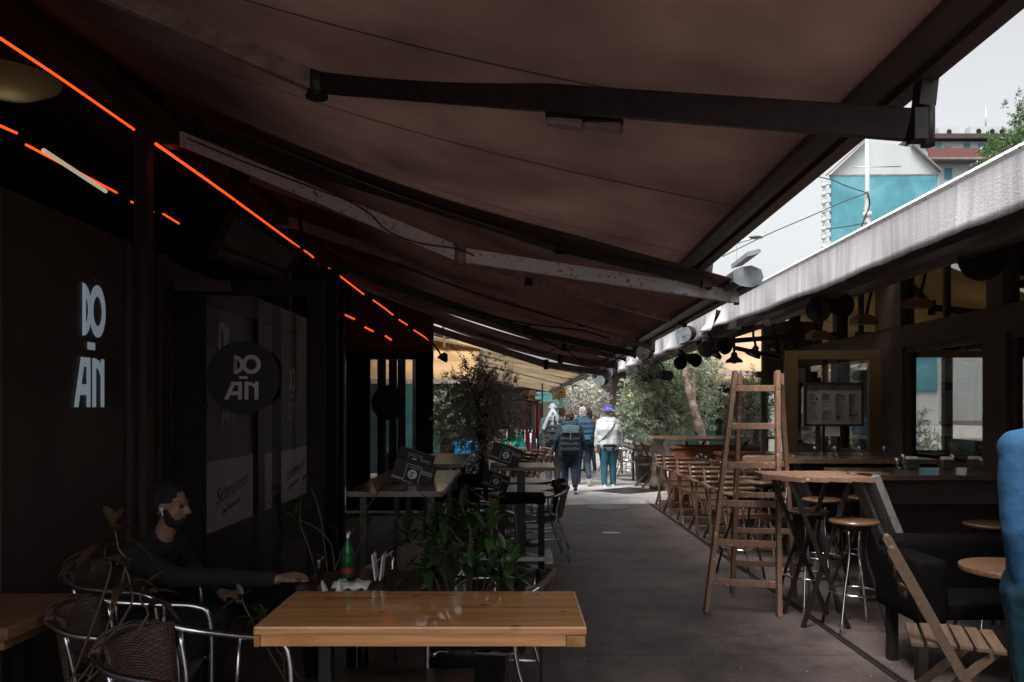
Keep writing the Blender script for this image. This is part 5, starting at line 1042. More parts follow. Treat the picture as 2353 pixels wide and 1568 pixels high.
# round-backed cane chairs and pot beyond
for i, (x, y, r) in enumerate(((2.5, 17.3, -90), (2.42, 18.4, -85), (2.4, 19.6, -95))):
    dup(b0, (x, y, 0), radians(r), 'cane-backed tubular chair beyond the black plant pot, %s' % ['nearest', 'second', 'third'][i], 'cane chairs beyond the black pot')
c = V((2.78, 16.9, 0)); t = thing('plant_pot', 'big black plastic plant pot beside the path near the walkers', 'pot', c)
m = MB(); m.lathe([(.001, 0), (.17, 0), (.215, .5), (.235, .5), (.235, .56), (.205, .56), (.2, .45), (.001, .45)], c, 30); m.build('body', M['pot'], t)
m = MB(); m.cyl(c+V((0, 0, .45)), c+V((0, 0, .47)), .2, n=20); m.build('soil', M['darkbark'], t)
for i, (px, py) in enumerate(((1444, 1017), (1456, 1021), (1470, 1028), (1484, 1032), (1497, 1035))):
    c = P(px, py, 18.5-.45*i); t = thing('menu_stand', 'tilted blue and white menu card on the far right tables, %s from the left' % ['first', 'second', 'third', 'fourth', 'fifth'][i], 'menu stand', c, 'tilted menu cards')
    R = Matrix.Rotation(.35, 3, 'Y'); m = MB(); m.box(c, (.2, .012, .12), M=R); m.build('card', M['paper'], t); m = MB(); m.box(c+R@V((.05, -.008, .02)), (.09, .006, .07), M=R); m.box(c+R@V((-.06, -.008, -.03)), (.05, .006, .04), M=R); m.build('print', mat('blue_print', (.06, .16, .35), .5), t)
    m = MB(); m.bx((c.x-.12, c.y-.02, .76), (c.x+.12, c.y+.2, .78)); m.bar((c.x, c.y+.02, .78), (c.x, c.y+.02, c.z), .015, .015); m.build('base', M['black'], t)
t = thing('long_table', 'long dark table under the tilted menu cards', 'table', (2.95, 17.8, 0)); m = MB(); m.bx((2.55, 16.4+.2, .72), (3.15, 19.2, .76)); m.build('tabletop', M['chairwood'], t)
for x, y in ((2.6, 17.3), (3.08, 17.3), (2.6, 19.1), (3.08, 19.1)): m = MB(); m.bar((x, y, 0), (x, y, .72), .04, .04); m.build('leg', M['blackmetal'], t)

# ================================================================ shop with scarves and hats
t = thing('scarf_rail', 'dark rail with hooks for scarves in front of the left stall', 'rail', (.25, 20, 0))
m = MB(); m.bar((-.1, 20, 1.66), (.72, 20, 1.66), .03, .03); m.bar((-.1, 20, 0), (-.1, 20, 1.66), .035, .035); m.bar((.72, 20, 0), (.72, 20, 2.2), .035, .035); m.build('frame', M['blackmetal'], t)
cols = [(.22, .26, .3), (.12, .16, .2), (.5, .02, .1), (.16, .16, .17), (.3, .04, .06), (.1, .1, .12), (.3, .28, .32), (.4, .03, .05), (.25, .12, .3)]
nm = ['grey-blue', 'dark slate', 'bright crimson', 'charcoal', 'deep red', 'black', 'pale grey', 'red', 'purple']
for i, c_ in enumerate(cols):
    x = -.06+i*.088; z1 = .7+.25*((i*7) % 3)/2; mt = mat('scarf_cloth_%d' % i, c_, .9, var=.4, scale=12, stretch=(4, 1, .4))
    m = MB(); m.sheet([[(x+.075*j/5, 20-.02+.016*sin(j*1.7+i+k*.3), 1.66-(1.66-z1)*k/8) for j in range(6)] for k in range(9)], .006, (0, 1, 0)); tag(m.build('scarf', mt), nm[i]+' scarf hanging on the rail of the left stall', 'scarf', 'scarves on the rail')
m = MB(); m.bx((.0, 20.3, 1.75), (.7, 20.7, 1.8)); m.bx((.05, 20.45, 0), (.1, 20.5, 1.75)); m.bx((.6, 20.45, 0), (.65, 20.5, 1.75)); tag(m.build('hat_shelf', M['darkwood']), 'wooden shelf stacked with hats above the scarves', 'shelf')
hc = [(.16, .1, .06), (.45, .34, .24), (.6, .45, .3), (.3, .2, .13), (.5, .36, .22), (.07, .05, .04)]
for i, (px, py, r) in enumerate(((1206, 908, .17), (1223, 907, .2), (1219, 918, .22), (1224, 927, .22), (1217, 934, .21), (1208, 920, .16))):
    c = P(px, py, 20.4-.02*i); m = MB(); m.lathe([(.001, .11), (r*.4, .1), (r*.52, .05), (r*.55, 0), (r, -.025), (r*.98, -.035), (.001, -.01)], c, 20, Matrix.Rotation(.12*(i % 3-1), 3, 'Y'))
    tag(m.build('hat', mat('hat_felt_%d' % i, hc[i], .9)), '%s hat in the stack above the scarves' % ['dark brown topmost left', 'beige topmost right', 'sand coloured wide', 'brown wide', 'tan lowest', 'black small'][i], 'hat', 'stacked hats')
for i, (x, z, c_, hh) in enumerate(((.35, 1.0, (.35, .03, .05), .5), (.5, .95, (.2, .1, .25), .5), (.72, 1.35, (.4, .22, .12), .25), (.74, 1.15, (.45, .28, .16), .2))):
    m = MB(); m.box((x, 19.75, z-hh/2), (.14, .08, hh), taper=.7); m.tube(curve([(x-.05, 19.75, z), (x, 19.75, z+.1), (x+.05, 19.75, z)], 4), .008, 6); tag(m.build('hanging_bag', mat('bag_cloth_%d' % i, c_, .8)), ['red', 'purple', 'tan upper', 'straw lower'][i]+' cloth bag hanging below the scarves', 'bag', 'bags at the scarf stall')
m = MB(); m.box((.85, 22, 1.25), (.5, .06, .9)); m.box((.85, 21.96, 1.72), (.56, .05, .06)); tag(m.build('display_board', M['white']), 'pale display board between the scarves and the grey-haired walker', 'board')

# ================================================================ TREES AND PLANTS
def leafquad(vs, fs, p, d, n, ln, wd):
    k = len(vs); s = d.cross(n).normalized()
    vs += [p, p+d*ln*.45+s*wd*.5+n*.002, p+d*ln, p+d*ln*.45-s*wd*.5+n*.002]; fs.append((k, k+1, k+2, k+3))
def tree(name, lab, base, trunk, tr, blobs, nleaf, ln, lm, bm_, group=None, seed=1, twig=.16, pot=None):
    rnd = random.Random(seed); t = thing(name, lab, 'tree', base, group)
    m = MB(); tp = curve(trunk, 5)
    nn = len(tp); m.tube(tp, [tr*(1-.45*i/(nn-1))*(1+.12*sin(i*1.9)) for i in range(nn)], 12)
    top = tp[-1]; vs = []; fs = []
    tot = sum(b[1][0]*b[1][1]*b[1][2]*b[2] for b in blobs)
    for c, r, dens in blobs:
        c = V(c); m.tube(curve([tp[int(nn*.55)], tp[int(nn*.8)].lerp(c, .4)+V((rnd.uniform(-.1, .1), 0, .05)), c], 4), tr*.4, 6, r1=tr*.1)
        k = nleaf*r[0]*r[1]*r[2]*dens/tot; ntw = max(6, int(k/26))
        for _ in range(ntw):
            u = V((rnd.gauss(0, 1), rnd.gauss(0, 1), rnd.gauss(0, 1))).normalized(); rad = rnd.random()**.42
            rad *= 1+.22*mnoise.noise(u*2.2+c*3)+.12*rnd.random()
            p = c+V((u.x*r[0]*rad, u.y*r[1]*rad, u.z*r[2]*rad))
            d = (u+V((rnd.gauss(0, .5), rnd.gauss(0, .5), rnd.gauss(.25, .5)))).normalized(); L_ = twig*rnd.uniform(.7, 1.5)
            e = p+d*L_
            if rnd.random() < .35: m.tube([c.lerp(p, .35), c.lerp(p, .7)+V((0, 0, .02)), e], .006, 4, r1=.002)
            for q in range(26):
                s = rnd.random(); o = p.lerp(e, s)
                dd = (d*.7+V((rnd.gauss(0, .7), rnd.gauss(0, .7), rnd.gauss(.1, .6)))).normalized(); nv = V((rnd.gauss(0, 1), rnd.gauss(0, 1), rnd.gauss(0, 1))).normalized()
                leafquad(vs, fs, o+dd*.012, dd, nv, ln*rnd.uniform(.6, 1.25), ln*rnd.uniform(.2, .32))
    m.build('trunk', M[bm_], t)
    l = MB(); l.add(vs, fs); l.build('crown', M[lm], t, fix=False)
    if pot:
        m = MB(); b = V(base); m.lathe([(.001, 0), (pot*.75, 0), (pot, .42), (pot*1.06, .42), (pot*1.06, .48), (pot*.92, .48), (pot*.9, .4), (.001, .4)], b, 24); m.build('pot', M['pot'], t)
    return t
def B(px, py, Y): return P(px, py, Y)
b = V((P(1108, 936, 11.6).x, 11.6, 0)); s = 11.6/F
tree('olive_tree', 'dark rounded potted olive tree at the centre left', b, [b+V((0, 0, .4)), b+V((.03, .02, .8)), b+V((.0, 0, 1.1)), b+V((-.03, 0, 1.35))], .075,
     [(B(1095, 985, 11.6), (.5, .5, .42), 1.1), (B(1125, 930, 11.6), (.46, .45, .4), .9), (B(1085, 900, 11.6), (.36, .36, .36), .8), (B(1120, 870, 11.6), (.26, .26, .26), .6), (B(1070, 860, 11.6), (.16, .2, .24), .5), (B(1160, 960, 11.6), (.3, .3, .26), .6), (B(1175, 985, 11.6), (.16, .2, .16), .5), (B(1110, 845, 11.7), (.18, .2, .18), .5)], 12000, .06, 'olivedark', 'darkbark', 'olive trees', 3, pot=.3)
b = V((P(1015, 936, 15.3).x, 15.3, 0))
tree('olive_tree', 'bright grey-green olive bush behind the dark one, beside the farther door leaf', b, [b+V((0, 0, .4)), b+V((.02, 0, .9)), b+V((0, 0, 1.4))], .06,
     [(B(1020, 940, 15.3), (.45, .45, .5), 1), (B(1040, 905, 15.3), (.35, .4, .35), .9), (B(1000, 985, 15.3), (.35, .4, .3), .8), (B(1050, 980, 15.3), (.3, .3, .3), .8)], 9000, .075, 'olivegreen', 'bark', 'olive trees', 4, pot=.28)
b = V((P(1512, 936, 15.6).x, 15.6, 0))
tree('olive_tree', 'large spreading silvery olive tree with a thick trunk on the right', b, [b+V((0, 0, 0)), b+V((.02, 0, .5)), b+V((-.03, 0, 1.0)), b+V((.05, 0, 1.6))], .17,
     [(B(1500, 900, 15.6), (.55, .6, .48), 1), (B(1560, 880, 15.6), (.5, .6, .5), 1), (B(1470, 945, 15.6), (.4, .5, .3), .9), (B(1530, 955, 15.6), (.55, .6, .36), .9), (B(1590, 940, 15.8), (.4, .5, .4), .8), (B(1540, 860, 15.7), (.5, .5, .3), .9), (B(1480, 982, 15.4), (.4, .4, .2), .6)], 26000, .07, 'olivegreen', 'bark', 'olive trees', 5)
b = V((P(1622, 1045, 14.6).x, 14.6, 0))
tree('leaning_tree', 'leaning tree with pale peeling bark in front of the large olive', b, [V((b.x+.06, 14.6, 0)), P(1622, 1045, 14.6), P(1609, 985, 14.6), P(1590, 925, 14.6), P(1577, 870, 14.6), P(1572, 825, 14.6)], .095,
     [(B(1605, 845, 14.7), (.3, .35, .24), .8), (B(1635, 900, 14.8), (.28, .3, .3), .6), (B(1600, 830, 14.8), (.4, .4, .24), .7)], 5000, .065, 'olivegreen', 'palebark', None, 6)
for i, (px, py, Y, r, n_, lab) in enumerate(((1330, 905, 28, .9, 5000, 'dark shrub above the walkers\' heads, left of the maroon awning'), (1385, 930, 30, 1.0, 6000, 'dark shrub beside the blue hat, far down the alley'), (1365, 912, 33, .8, 4000, 'dark shrub far down the alley under the maroon awning'))):
    c = P(px, py, Y); b = V((c.x, Y, 0))
    tree('shrub', lab, b, [b, b+V((0, 0, .6)), c], .07, [(c, (r, r, r*.75), 1), (c+V((.4, 0, -.4)), (r*.7, r*.7, r*.6), .8)], n_, .12, 'olivedark', 'bark', 'far shrubs', 20+i)
b = V((P(1800, 936, 12.9).x-.0, 13.2, 0))
tree('olive_tree', 'olive bush behind the grey door leaf on the right', V((4.75, 13.0, 0))*1, [V((3.95, 13.0, 0)), V((3.95, 13, .7)), V((3.98, 13, 1.3))], .06, [(V((3.9, 13.2, 1.55)), (.35, .4, .5), 1)], 4500, .065, 'olivegreen', 'bark', 'olive trees', 9)
# trees over the right roof, against the sky
b = V((P(2330, 936, 22).x, 22, 0))
tree('street_tree', 'green street tree rising beyond the right roof at the edge of the sky', b+V((1.6, 0, 0)), [b+V((1.6, 0, 0)), b+V((1.5, 0, 4)), b+V((1.3, 0, 7.5))], .2,
     [(B(2330, 345, 22), (.75, .8, .32), 1), (B(2285, 355, 22), (.35, .5, .16), .8), (B(2370, 325, 22), (.6, .6, .4), 1), (B(2346, 238, 22), (.42, .4, .12), .8), (B(2265, 362, 22), (.2, .3, .08), .5), (B(2400, 260, 22), (.6, .6, .5), 1)], 7000, .12, 'brightleaf', 'bark', None, 8, .25)

def bigleaf(mb, p, d, n, ln, wd, bend=.35, fold=.25):
    d = d.normalized(); s = d.cross(n).normalized(); n = s.cross(d).normalized(); rows = []
    for i in range(7):
        u = i/6; w_ = wd*.5*sin(pi*min(1, u*.93+.04))**.8*(1-.25*u) if 0 < i < 6 else wd*.02
        c = p+d*ln*u*(1-.12*u)-V((0, 0, 1))*bend*ln*u*u
        rows.append([c-s*w_+n*w_*fold, c-s*w_*.5+n*w_*fold*.4, c, c+s*w_*.5+n*w_*fold*.4, c+s*w_+n*w_*fold])
    mb.grid(rows)
def shrub(name, lab, base, stems, pot, lm='glossleaf', ln=.13, seed=1, potm='pot', wd=.3, leaves=(7, 11)):
    rnd = random.Random(seed); ln *= 1.25; t = thing(name, lab, 'plant', base)
    sm = MB(); lf = MB(); bl = MB()
    for st_, kind in stems:
        pts = curve(st_, 4); sm.tube(pts, .0055, 6, r1=.003); e = pts[-1]; d = (pts[-1]-pts[-3]).normalized()
        tgt = bl if kind == 'b' else lf
        for k in range(rnd.randint(*leaves)):
            a = k*2.4+rnd.random(); r_ = V((cos(a), sin(a), rnd.uniform(.15, 1.3))).normalized()
            bigleaf(tgt, e-d*.012*k, (r_+d*.5), V((0, 0, 1)), ln*rnd.uniform(.75, 1.25), ln*wd*rnd.uniform(.85, 1.2), rnd.uniform(.1, .6))
        for k in range(rnd.randint(3, 6)):
            i = rnd.randint(len(pts)//2, len(pts)-2); a = rnd.random()*6.28; r_ = V((cos(a), sin(a), rnd.uniform(-.2, .7))).normalized(); bigleaf(tgt, pts[i], r_, V((0, 0, 1)), ln*rnd.uniform(.8, 1.3), ln*wd*rnd.uniform(.9, 1.2), rnd.uniform(.3, .8))
    sm.build('stem', M['stem'], t)
    if lf.v: lf.build('foliage', M[lm], t, fix=False)
    if bl.v: bl.build('new_growth', M['brightleaf'], t, fix=False)
    if pot:
        r, h = pot; m = MB(); m.lathe([(.001, 0), (r*.75, 0), (r, h*.9), (r*1.07, h*.9), (r*1.07, h), (r*.93, h), (r*.9, h*.85), (.001, h*.85)], V(base), 24); m.build('pot', M[potm], t)
    return t
Y = 3.92; pb = V((P(1075, 936, Y).x, 4.0, 0)); k0 = V((0, 0, .42))
def S(*pp): return [pb+k0+V((random.uniform(-.08, .08), random.uniform(-.05, .05), 0))]+[P(x, y, yy) for x, y, yy in pp]
shrub('rubber_shrub', 'potted shrub with long glossy dark leaves and fresh green tips behind the pine table', pb,
      [(S((1085, 1300, 3.95), (1045, 1230, 3.95), (1005, 1175, 3.9)), 'g'), (S((1120, 1300, 4.0), (1128, 1240, 4.0), (1132, 1165, 4.0)), 'b'), (S((1075, 1320, 3.9), (1080, 1220, 3.9), (1062, 1165, 3.9)), 'g'), (S((1020, 1320, 3.95), (960, 1260, 3.9), (925, 1215, 3.85)), 'g'),
       (S((1040, 1310, 4.05), (1010, 1250, 4.05), (985, 1205, 4.05)), 'g'), (S((1150, 1330, 3.85), (1170, 1310, 3.85), (1185, 1290, 3.85)), 'b'), (S((1130, 1330, 3.9), (1150, 1325, 3.85)), 'g'), (S((1000, 1330, 3.9), (970, 1300, 3.85)), 'g'), (S((1080, 1330, 3.85), (1085, 1300, 3.82)), 'g'), (S((1100, 1300, 4.1), (1100, 1250, 4.1), (1090, 1215, 4.1)), 'g'), (S((1130, 1320, 4.05), (1150, 1290, 4.05), (1160, 1262, 4.05)), 'b')], (.2, .45), seed=5)
pb = V((-1.72, 3.02, 0)); k0 = V((0, 0, .4))
shrub('leggy_plant', 'leggy potted plant with brown drooping leaves before the seated man', pb,
      [(S((283, 1330, 3.0), (272, 1260, 3.0), (262, 1205, 3.0)), 'g'), (S((325, 1440, 3.0), (322, 1380, 3.0), (330, 1350, 3.0)), 'g'), (S((250, 1330, 3.05), (240, 1280, 3.05), (247, 1240, 3.05)), 'g'), (S((285, 1420, 2.95), (300, 1350, 2.95), (282, 1290, 2.95)), 'g')], (.16, .4), 'dryleaf', .11, 11, 'terra', .36, (3, 5))
pb = V((-1.05, 4.55, 0)); k0 = V((0, 0, .4))
shrub('thin_plant', 'thin dark twiggy plant between the seated man and the green bottle', pb,
      [(S((745, 1250, 4.5), (735, 1180, 4.5), (715, 1120, 4.5)), 'g'), (S((710, 1260, 4.5), (690, 1200, 4.5), (697, 1095, 4.5)), 'g'), (S((790, 1260, 4.45), (835, 1180, 4.45), (870, 1130, 4.45)), 'g'), (S((760, 1250, 4.6), (680, 1190, 4.6), (640, 1170, 4.6)), 'g'), (S((820, 1270, 4.4), (845, 1200, 4.4)), 'g')], (.17, .42), 'glossleaf', .1, 21, 'pot', .14, (3, 5))
pb = V((-.98, 3.55, 0)); k0 = V((0, 0, .35))
shrub('low_plant', 'small dark plant beside the left end of the pine table', pb,
      [(S((565, 1400, 3.5), (560, 1370, 3.5)), 'g'), (S((600, 1440, 3.5), (615, 1420, 3.5)), 'g'), (S((650, 1450, 3.6), (655, 1470, 3.5)), 'g')], (.13, .35), 'glossleaf', .09, 31, 'pot', .3, (3, 5))

for i, (x_, y_, h_, lm_) in enumerate(((5.1, 13.6, .5, 'olivegreen'), (6.1, 14.2, .55, 'brightleaf'), (7.2, 14.6, .5, 'olive'))):
    b = V((x_, y_, 0)); tree('shrub', ['grey-green', 'fresh green', 'silvery'][i]+' shrub added outside the end openings as daylit greenery for the right windows', b, [b, b+V((0, 0, .5)), b+V((0, 0, .9))], .04, [(b+V((0, 0, 1.1)), (.4, .4, h_), 1), (b+V((.3, 0, .8)), (.3, .3, .35), .8)], 2500, .08, lm_, 'bark', 'shrubs added behind the right stall', 40+i)  # added greenery that stands in for reflections in the right windows
m = MB(); m.bx((5.2, 16.2, 0), (6.4, 16.25, 1.9)); m.bx((5.15, 16.18, 1.9), (6.45, 16.27, 1.98)); tag(m.build('added_screen', M['white']), 'white screen added outside the right stall to brighten the view through its windows', 'screen')  # pale surface put in to brighten what the right windows show
# ================================================================ PEOPLE
def cloth(name, c, var=.2, scale=10, rough=.85, bump=.25): return mat(name, c, rough, var=var, scale=scale, bump=bump, bscale=70)
def head(mb, c, s, f, up=V((0, 0, 1))):
    """skull with face; c = centre, s = head height, f = facing direction"""
    f = V(f).normalized(); r = f.cross(up).normalized(); u = r.cross(f).normalized(); R = Matrix((r, f, u)).transposed()
    q = lambda x, y, z: c+R@V((x*s, y*s, z*s))
    mb.ell(q(0, -.04, .1), (s*.325, s*.4, s*.37), 18, 12, R); mb.ell(q(0, .1, -.12), (s*.26, s*.3, s*.33), 16, 10, R); mb.ell(q(0, .22, -.33), (s*.15, s*.13, s*.11), 12, 8, R)
    mb.cap(q(0, .36, .07), q(0, .47, -.09), s*.045, s*.062, 10); mb.ell(q(.045, .42, -.11), s*.045, 8, 6); mb.ell(q(-.045, .42, -.11), s*.045, 8, 6)
    mb.ell(q(0, .375, -.215), (s*.1, s*.05, s*.035), 10, 6, R); mb.ell(q(0, .345, .115), (s*.2, s*.06, s*.045), 12, 6, R)
    for k in (-1, 1): mb.ell(q(k*.33, -.02, -.02), (s*.03, s*.075, s*.12), 10, 8, R); mb.ell(q(k*.14, .3, -.07), (s*.09, s*.08, s*.07), 8, 6, R)
    return q, R
def hand(mb, w, d, up, s=1, curl=.5, side=1):
    """w wrist, d pointing direction, up = back of hand; five fingers"""
    d = V(d).normalized(); r = d.cross(V(up)).normalized()*side; u = V(up).normalized(); u = (u-d*u.dot(d)).normalized()
    for k in range(4): mb.cap(w+d*.005*s, w+(d*.085+r*(.034-.0225*k))*s, .017*s, .0135*s, 8)
    for k, L_ in enumerate((.072, .082, .076, .06)):
        b = w+(d*.085+r*(.034-.0225*k))*s; dd = d; c = curl*(1+.12*k)
        for j, l in enumerate((.45, .3, .25)):
            dd = (dd-u*c*(.55+.25*j)).normalized(); e = b+dd*L_*l*s; mb.cap(b, e, (.0095-.001*j)*s, (.0088-.001*j)*s, 8); b = e
    b = w+(d*.02+r*.03)*s; e = b+(d*.035+r*.025-u*.012)*s; mb.cap(b, e, .014*s, .011*s, 8); mb.cap(e, e+(d*.032+r*.004-u*.014)*s, .0105*s, .009*s, 8)
def person(lab, x, y, H, hd=0, legs=((.12, .1), (-.15, .25)), arms=((.05, .1, .15), (-.05, .1, .15)), top=None, trouser=None, shoe=None, hair=None, hairlen=0, hem=.5, bulk=1, lean=0, group=None, vox=.014, crop=0, headturn=0, pocket=0, folds=.014, fscale=.08, tb=None):
    """standing / walking figure; hd heading (0 = facing +Y)"""
    t = thing('person', lab, 'person', (x, y, 0), group); Rz = Matrix.Rotation(hd, 3, 'Z')
    def T(a, b, c): return V((x, y, 0))+Rz@V((a*H, b*H+lean*max(0, c-.5)*H, c*H))
    J = {}; low = 9
    hipz = .5
    for k, s in enumerate((-1, 1)):
        fl, kn = legs[k]; hp = (s*.052, 0, hipz); kx = (s*.055, sin(fl)*.235, hipz-cos(fl)*.235); an = (s*.058, kx[1]-sin(kn-fl)*.235, kx[2]-cos(kn-fl)*.235)
        J[s] = [hp, kx, an, kn-fl]; low = min(low, an[2])
    dz = .04-low
    tb = tb or bulk
    body = MB(); tro = MB(); tp = MB(); ft = MB()
    L_ = lambda p: T(p[0], p[1], p[2]+dz)
    for s in (-1, 1):
        hp, kx, an, pitch = J[s]; A, B_, C = L_(hp), L_(kx), L_(an)
        body.cap(A, B_, .05*H, .034*H); body.cap(B_, C, .033*H, .02*H)
        end = B_.lerp(C, 1-crop)
        kb = 1+(bulk-1)*.6; tro.cap(A, B_, .058*H*bulk, .041*H*kb); tro.cap(B_, end, .04*H*kb, .03*H*kb)
        d = Rz@V((.12*s, cos(pitch*.8), -sin(pitch*.8)+.0)); d.normalize()
        heel = C-Rz@V((0, .01*H, 0))-V((0, 0, .018*H)); toe = heel+d*.11*H
        body.cap(C, heel+d*.07*H, .018*H, .014*H)
        m = MB(); m.cap(heel, toe, .024*H, .02*H, 12); m.cap(heel+V((0, 0, .015*H)), heel.lerp(toe, .5)+V((0, 0, .008*H)), .022*H, .02*H, 12); organic(m, 'shoe', shoe or M['black'], t, .008, 4)
        m = MB(); n_ = d.cross(V((1, 0, 0))).normalized(); m.bar(heel-d*.02*H-V((0, 0, .022*H)), toe+d*.018*H-V((0, 0, .018*H)), .04*H, .012*H); m.build('sole', M['white'], t, .003)
    for s in (-1, 1):
        tro.cap(T(s*.04, -.015, hipz+dz+.01), T(s*.03, .0, .585+dz), .062*H*bulk, .062*H*bulk)
    body.cap(T(0, 0, .53+dz), T(0, 0, .66+dz), .075*H, .07*H); body.cap(T(0, 0, .66+dz), T(0, 0, .79+dz), .075*H, .05*H); body.cap(T(-.085, 0, .795+dz), T(.085, 0, .795+dz), .035*H)
    body.cap(T(0, 0, .8+dz), T(0, .01, .885+dz), .032*H, .03*H)
    hz = hem
    for z0, z1, r0, r1, wx in ((hz, .6, .075, .072, .038), (.6, .7, .072, .074, .034), (.7, .79, .074, .05, .05)):
        for s in (-1, 1): tp.cap(T(s*wx, 0, z0+dz), T(s*wx, 0, z1+dz), r0*H*tb, r1*H*tb)
    tp.cap(T(-.095, 0, .79+dz), T(.095, 0, .79+dz), .045*H, n=12); tp.cap(T(0, 0, .8+dz), T(0, 0, .835+dz), .05*H, .036*H)
    for k, s in enumerate((-1, 1)):
        fw, ab, el = arms[k]; S0 = (s*.115, 0, .79); E = (S0[0]+s*sin(ab)*.165, sin(fw)*.165, S0[2]-cos(fw)*cos(ab)*.165)
        Wr = (E[0]+s*sin(ab*.4)*.145, E[1]+sin(fw+el)*.145, E[2]-cos(fw+el)*.145)
        if s == pocket: Wr = (s*.098, Wr[1]-.01, Wr[2])
        a, b_, c_ = L_(S0), L_(E), L_(Wr)
        body.cap(a, b_, .027*H, .022*H); body.cap(b_, c_, .021*H, .015*H)
        tp.cap(a, b_, .04*H, .032*H); tp.cap(b_, b_.lerp(c_, .93), .031*H, .024*H)
        dd = (c_-b_).normalized()
        if s == pocket: iw = Rz@V((-s*.02*H, 0, 0)); tro.cap(c_+dd*.01*H, c_+dd*.085*H, .034*H, .034*H)
        hand(body, c_, dd, Rz@V((s, 0, .1)), H/1.7, .45, s)
    f = Rz@Matrix.Rotation(headturn, 3, 'Z')@V((0, 1, 0)); hc_ = T(0, .012, .93+dz); q, R = head(body, hc_, .135*H, f)
    organic(body, 'body', M['skin'], t, min(vox, .011), 3)
    organic(tp, 'jacket', top, t, vox, 6 if tb == bulk else 30, folds, fscale); organic(tro, 'trousers', trouser, t, vox, 5, .008, .08)
    s = .135*H; ey = MB()
    for k in (-1, 1): ey.ell(q(k*.13, .345, .04), s*.045, 8, 6)
    ey.build('eyes', M['black'], t)
    if hair:
        m = MB(); m.ell(q(0, -.08, .16), (s*.37, s*.42, s*.38), 16, 12, R)
        for a in range(9):
            an = -pi*.1-pi*.8*a/8; m.cap(q(cos(an)*.3, -.1+sin(an)*.33, .1), q(cos(an)*.3, -.1+sin(an)*.32, -.12-hairlen+.05*sin(a*2)), s*.12, s*.1, 10)
        organic(m, 'hair', hair, t, .009, 2, .035, .035)
    t['hc'] = 0
    return t, T, L_, q, R, s, dz
def backpack(t, L_, c, w, h, d, mt, strapm, flap=None, pocket=None, badge=None, round_=False):
    a = L_(c); m = MB()
    for i in range(5):
        z = -h/2+h*i/4; k = 1-.16*abs(i-1.6)/2.4 if round_ else 1
        m.cap(a+V((-w*.36*k, 0, z*.86)), a+V((w*.36*k, 0, z*.86)), d*.5*(1-.12*(i == 4)), n=12)
    organic(m, 'backpack', mt, t, .012, 4, .01, .08); bp = kids(t)[-1]
    m = MB()
    for s in (-1, 1): m.tube(curve([a+V((s*w*.3, d*.3, -h*.42)), a+V((s*w*.42, d*1.2, 0)), a+V((s*w*.36, d*1.1, h*.4)), a+V((s*w*.28, d*.35, h*.5))], 5), .018, 6, flat=.4)
    m.build('strap', strapm, bp)
    if flap: m = MB(); m.box(a+V((0, -d*.1, h*.5)), (w*1.05, d*.75, h*.16)); m.box(a+V((0, -d*.52, h*.38)), (w*.98, .02, h*.22)); m.bar(a+V((0, -d*.56, h*.5)), a+V((0, -d*.56, -.02)), .02, .012); m.build('flap', flap, bp, .01)
    if pocket: m = MB(); m.box(a+V((0, -d*.55, -h*.2)), (w*.75, d*.25, h*.36)); m.tube([a+V((-w*.33, -d*.68, -h*.03)), a+V((w*.33, -d*.68, -h*.03))], .005, 5); m.build('pocket', pocket, bp, .02)
    if badge: m = MB(); c2 = a+V((w*.22, -d*.69, -h*.3)); m.cyl(c2, c2-V((0, .008, 0)), .028, n=16); m.build('badge', badge, bp)
navy = cloth('navy_coat', (.009, .024, .05)); darkj = cloth('dark_jacket', (.045, .06, .07)); blackt = cloth('black_trousers', (.018, .018, .024)); jean = cloth('dark_jeans', (.01, .024, .05)); teal = cloth('teal_blue_jacket', (.007, .05, .08))
tealjean = cloth('teal_jeans', (.015, .085, .12)); quilt = cloth('quilted_white_jacket', (.48, .52, .53), .12, 5); olive = cloth('olive_jacket', (.1, .11, .08)); red = cloth('wine_red_sweater', (.25, .03, .05)); tealc = cloth('bright_teal_coat', (.01, .3, .25)); bluej = cloth('blue_jacket', (.01, .2, .45))
greyhair = cloth('silver_hair', (.3, .29, .29), .35, 20); brownhair = cloth('brown_hair', (.09, .045, .03), .4, 20); dkhair = cloth('dark_hair', (.012, .009, .008), .4, 20); beigeshirt = cloth('beige_shirt', (.5, .38, .3)); purple = cloth('purple_shoes', (.09, .04, .16))
g_ = 'people walking away down the alley'
# 1 grey haired with pale head scarf
t, T, L_, q, R, s, dz = person('walker with white hair tied in a long pale scarf, carrying a black backpack', .8, 16.2, 1.66, 0, ((-.1, .45), (.12, .12)), ((-.1, .16, .4), (.1, .1, .3)), darkj, blackt, purple, greyhair, .0, .52, 1.35, group=g_)
pale = cloth('pale_scarf', (.27, .31, .34), .3, 14)
m = MB(); k0 = q(0, -.46, .05); m.tube([q(cos(a)*.4, -.08+sin(a)*.44, .12-.04*sin(a)) for a in [2*pi*k/20 for k in range(20)]], .018, 6, True); m.ell(k0, (.06, .05, .07), 10, 8)
for e, w0 in ((V((-.2, -.12, -.42)), .07), (V((.12, -.13, -.36)), .06), (V((-.03, -.14, -.5)), .06), (V((-.1, -.12, -.3)), .06)):
    m.tube(curve([k0, k0+e*.5+V((0, -.06, .05)), k0+e], 4), w0*.6, 8, r1=w0*.7, flat=.4)
organic(m, 'scarf', pale, t, .011, 3, .01, .05)
backpack(t, L_, (.01, -.1, .66), .3, .46, .17, cloth('black_pack', (.02, .02, .025)), M['black'], None, cloth('black_pocket', (.03, .03, .034)), M['white'], True)
m = MB(); m.lathe([(.155, 0), (.165, .1), (.15, .14)], L_((0, 0, .47)), 20); m.build('shirt_hem', beigeshirt, t)
